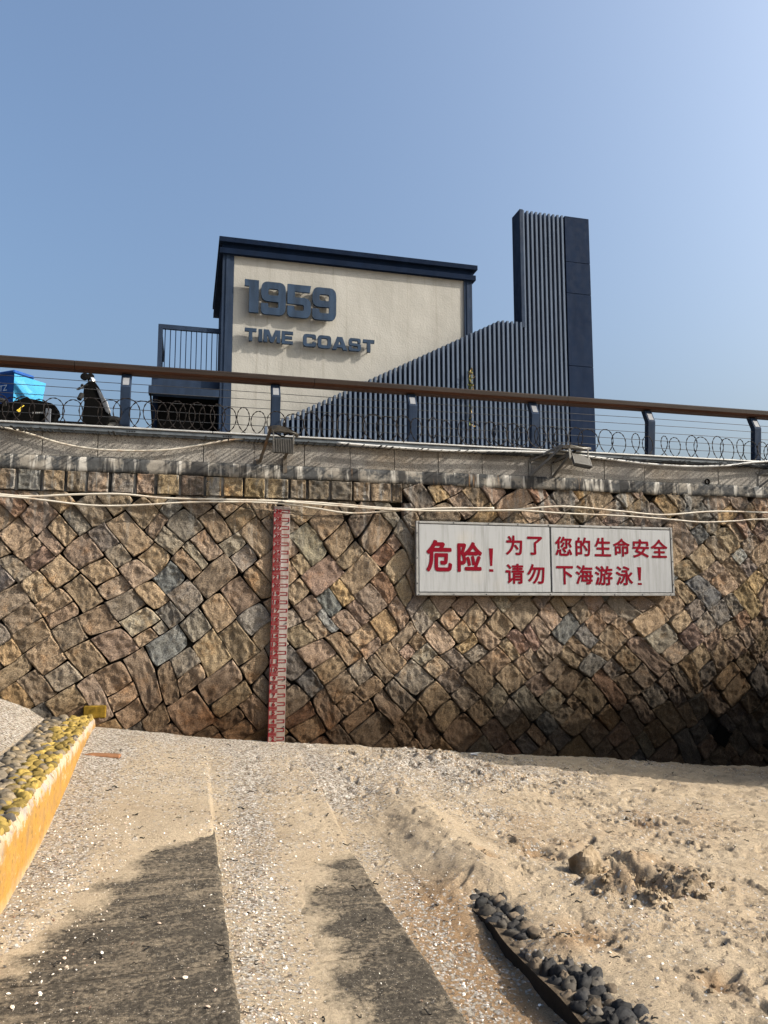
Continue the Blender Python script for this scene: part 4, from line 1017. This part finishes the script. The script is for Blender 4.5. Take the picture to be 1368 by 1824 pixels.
o = grid_mesh('painted_face', np.stack([xx_.ravel(), vv_.ravel(), zz_.ravel()], 1), nvv, nzz, M_yellow, kerb)
b = MB(); b.box((CU, 1.5, -.3), (DU-.028, 9.33, DZ-.004)); b.build('cobble_bed', M_bed, kerb)
b = MB(); v_ = 3.4; rs = random.Random(11); row = 0
while v_ < 9.22:
    L = rs.uniform(.045, .072); x = CU+.02+(row % 2)*.04
    while x < DU-.035:
        w = rs.uniform(.06, .115); w = min(w, DU-.012-x)
        cx = x+w/2; dist = DU-cx
        yel = dist < .10+.11*(1+vn(np.array([v_*1.3]), np.array([0.]), 120)[0]) or (v_ > 8.9 and dist < .3)
        g_ = rs.uniform(.55, 1.25)
        tone = (.25*g_, .175*g_, .045*g_) if yel and rs.random() < .8 else tuple(g_*k for k in rs.choice(((.13,.108,.08),(.17,.135,.09),(.065,.058,.05),(.19,.155,.11),(.20,.15,.085))))
        pebble(b, (cx+rs.uniform(-.008, .008), v_+rs.uniform(-.012, .012), DZ-.012), w*.54, L*.60, rs.uniform(.022, .042), rs.uniform(-.6, .6), tone, rs.uniform(0, 6))
        x += w
    v_ += L; row += 1
b.build('cobble_paving', M_cobble, kerb, smooth=True, recalc=False)
# yellow painted stub on the sea wall at the kerb's end
pm = P(167, 1265, WV-.05); b = MB()
b.rbox((P(149,1265,WV).x, WV-.06, P(167,1274,WV).z-.03), (P(190,1265,WV).x, WV, P(167,1256,WV).z), .012); b.build('end_stone', M_yellow_end if False else plain('yellow_end_paint', (.20,.125,.018), .9, .1, 0, .75, 14, .9), kerb)

# dark cobbled kerb on the right
k2 = thing('cobbled_kerb', 'black kerb edge set with dark round stones, half sunk in sand', 'kerb', (1.9, 3.6, -.2))
K0, K1 = 1.80, 2.03; KZ = -.155
vend = G(850, 1568, KZ).y
b = MB(); n_ = 40
for k in range(n_): pass
ed = [(K0+.012*float(vn(np.array([q*4.]), np.array([1.]), 130)[0]), q) for q in np.linspace(1.0, vend+.12, 60)]
b.add([(x, y, KZ-.02+.010*math.sin(y*9)) for x, y in ed]+[(x+.03, y, -.55) for x, y in ed]+[(K1, y, KZ-.045) for x, y in ed], [(i, i+1, 61+i, 60+i) for i in range(59)], 0); top_ = [(x, y, KZ-.02+.010*math.sin(y*9)) for x, y in ed]+[(K1, y, KZ-.035) for x, y in ed]; b.add(top_, [(i, i+1, 61+i, 60+i) for i in range(59)], 1)
b.build('edge_face', [M_black_wall, M_kerbbed], k2)
b = MB(); v_ = 2.2; row = 0
while v_ < vend+.08:
    L = rs.uniform(.045, .07); x = K0+.015+(row % 2)*.05; lim = K1+.03 if v_ < 4.0 else K1-.02
    buried = 4.04 < v_ < 4.22
    while x < lim:
        w = rs.uniform(.05, .10)
        if not (buried and x > K0+.05) and not (v_ > vend-.25 and x > K0+.16) and True:
            g_ = rs.uniform(.5, 1.3); tone = tuple(g_*k for k in rs.choice(((.030,.028,.027),(.05,.044,.037),(.022,.022,.023),(.13,.10,.07),(.075,.066,.055))))
            pebble(b, (x+w/2, v_, KZ-.030+rs.uniform(-.02, .008)), w*.62, L*.66, rs.uniform(.028, .055), rs.uniform(-.9, .9), tone, rs.uniform(0, 6), .2)
        x += w
    v_ += L; row += 1
b.build('set_stones', M_cobble, k2, smooth=True, recalc=False)

# ------------------------------------------------------------------ loose things on the sand
def boulder(name, c, r, mat, label, cat, seed, parent=None, flat=1):
    b = MB(); rs = random.Random(seed); n, m = 22, 12; vs = []
    for j in range(m+1):
        ph = math.pi*j/m-math.pi/2
        for k in range(n):
            th = 2*math.pi*k/n; d = Vector((math.cos(th)*math.cos(ph), math.sin(th)*math.cos(ph), math.sin(ph)))
            q = 1e9
            for pl in planes[seed]: 
                t_ = d.dot(pl[0]); 
                if t_ > .01: q = min(q, pl[1]/t_)
            q = min(q, 1.25)*(1+.13*float(vn(np.array([d.x*5+seed]), np.array([d.z*4+d.y*3]), 7)[0]))
            vs.append((c[0]+d.x*q*r[0], c[1]+d.y*q*r[1], c[2]+d.z*q*r[2]))
    fs = [(j*n+k, j*n+(k+1)%n, (j+1)*n+(k+1)%n, (j+1)*n+k) for j in range(m) for k in range(n)]
    b.add(vs, fs); return tag(b.build(name, mat, smooth=False), label, cat)
planes = {}
for sd in (1, 2, 3):
    rs_ = random.Random(sd+40); planes[sd] = []
    for _ in range(13):
        d = Vector((rs_.gauss(0,1), rs_.gauss(0,1), rs_.gauss(0,1))).normalized(); planes[sd].append((d, rs_.uniform(.62, .95)))
p = G(1045, 1578, -.27); boulder('rock', (p.x, p.y, sandz(p.x, p.y)+.05), (.115,.09,.125), M_rock, 'pointed sandy rock standing beside the dug hole', 'rock', 1)
p = G(182, 1350, .22); bz_ = sandz(p.x, p.y)
b = MB(); b.rbox((-.17,-.06,-.05), (.17,.06,.025), .012, 0, Matrix.Translation((p.x, p.y, bz_-.012)) @ Matrix.Rotation(R(-4), 4, 'Z') @ Matrix.Rotation(R(4), 4, 'Y')); tag(b.build('brick', M_brick), 'worn rust brown brick lying in shells by the yellow kerb', 'brick')
p = P(848, 1345, WV-.25); b = MB(); q = Vector((p.x, p.y, sandz(p.x, p.y)+.012)); rs = random.Random(5)
vs = [q+Vector((rs.uniform(-.09,.09), rs.uniform(-.05,.05), rs.uniform(0,.035))) for _ in range(9)]
b.add(vs, [(0,1,2),(1,3,2),(3,4,5),(2,3,5),(5,6,7),(4,6,5),(6,8,7)]); tag(b.build('plastic_scrap', plain('white_plastic', (.75,.75,.75), .5, .4), recalc=False), 'crumpled white plastic scrap at the foot of the stone wall', 'litter')
# shells and pebbles: nobody could count them
b = MB(); rs = random.Random(77); pts_ = []
while len(pts_) < 7000:
    r_ = rs.random()
    if r_ < .30: x, y = rs.gauss(.42, .16), rs.uniform(3.0, 6.5)
    elif r_ < .50: x, y = rs.uniform(-.95, -.3), rs.uniform(3.2, 6.5)
    elif r_ < .62: x, y = rs.gauss(1.5, .16), rs.uniform(2.6, 5.5)
    elif r_ < .72: x, y = rs.gauss(2.7, .45), rs.uniform(2.6, 5.5)
    else: x, y = rs.uniform(-.9, 5.5), 2.8+5.5*rs.random()**1.3
    if 1.82 < x < 2.2 and y < vend: continue
    pts_.append((x, y))
pa = np.array(pts_); pz_ = sand_h(pa[:,0].copy(), pa[:,1].copy())
tread = np.where(pa[:,0] < .215, .004, np.where(pa[:,0] < 1.2, -.146, -9)); on = tread > pz_; pz_ = np.maximum(pz_, tread)
for (x, y), z_, o_ in zip(pts_, pz_, on):
    if o_ and rs.random() < .72: continue
    s_ = min(.0025+rs.expovariate(1/.0026), .012); n_ = rs.randint(5, 7)
    M = Matrix.Translation((x, y, z_+s_*.25)) @ Euler((rs.gauss(0,.5), rs.gauss(0,.5), rs.uniform(0, 6.3))).to_matrix().to_4x4()
    g_ = rs.uniform(.7, 1.1); tone = rs.choice(((.72,.68,.61),(.66,.60,.52),(.55,.43,.34),(.75,.73,.69),(.42,.32,.25),(.60,.50,.40))) if rs.random() < .88 else rs.choice(((.05,.045,.04),(.16,.10,.07)))
    rim = [M @ Vector((s_*math.cos(2*math.pi*k/n_)*(.8+.4*rs.random()), s_*.72*math.sin(2*math.pi*k/n_)*(.8+.4*rs.random()), 0)) for k in range(n_)]
    b.cur = (*[min(k*g_, .9) for k in tone], 1); b.add(rim+[M @ Vector((0, 0, s_*.45))]+[M @ Vector((0,0,-s_*.2))], [(k, (k+1) % n_, n_) for k in range(n_)]+[((k+1) % n_, k, n_+1) for k in range(n_)])
tag(b.build('shell_debris', M_bits, recalc=False), 'white shell pieces and dark grit strewn over the sand', 'shells', kind='stuff')

# loose clods of dug sand and dark scraps of weed
b = MB(); rs = random.Random(91)
for (x, y, rr, d) in pits:
    for k in range(16 if abs(d) > .05 else 7):
        a = rs.uniform(0, 6.3); q = rr*rs.uniform(.3, 1.9); s_ = rs.uniform(.008, .03)*(1 if abs(d) > .05 else .7)
        cx, cy = x+q*math.cos(a), y+q*math.sin(a)*.8
        pebble(b, (cx, cy, sandz(cx, cy)-s_*.25), s_, s_*rs.uniform(.6, 1), s_*rs.uniform(.7, 1.1), a, (.2,.15,.1), rs.uniform(0, 9), .3)
tag(b.build('sand_clods', M_rock, recalc=False), 'crumbled damp sand clods round the dug hole', 'clods', kind='stuff')
b = MB()
for k in range(150):
    x, y = rs.uniform(-.6, 6.5), 2.9+6.1*rs.random(); s_ = rs.uniform(.012, .05); a = rs.uniform(0, 6.3); c_ = rs.uniform(-1.2, 1.2)
    zz_ = max(sandz(x, y), .003 if x < .27 else -.147 if x < 1.28 else -9)
    b.tube([(x+s_*math.cos(a+c_*t)*t, y+s_*math.sin(a+c_*t)*t, zz_+.006+.006*math.sin(t*3)) for t in (-1, -.5, 0, .5, 1)], rs.uniform(.0015, .0045), 5)
tag(b.build('weed_scraps', M_rubber, recalc=False), 'dark twigs and weed scraps scattered across the sand', 'weed', kind='stuff')

# unseen wall added at the right, made up to shade the wall foot
b = MB(); b.box((7.95, 7.0, -1.5), (22, 7.6, 2.85)); rs = random.Random(21); x = 7.9
while x < 21.5:
    w = rs.uniform(.25, .7); b.rbox((x, 6.95+rs.uniform(-.05, .05), 2.852), (x+w-.01, 7.65, 2.95+rs.random()**1.5*.6), .03); x += w
tag(b.build('shade_caster_wall', M_conc), 'unseen concrete wall added beyond the right edge to shade the wall foot', 'wall')
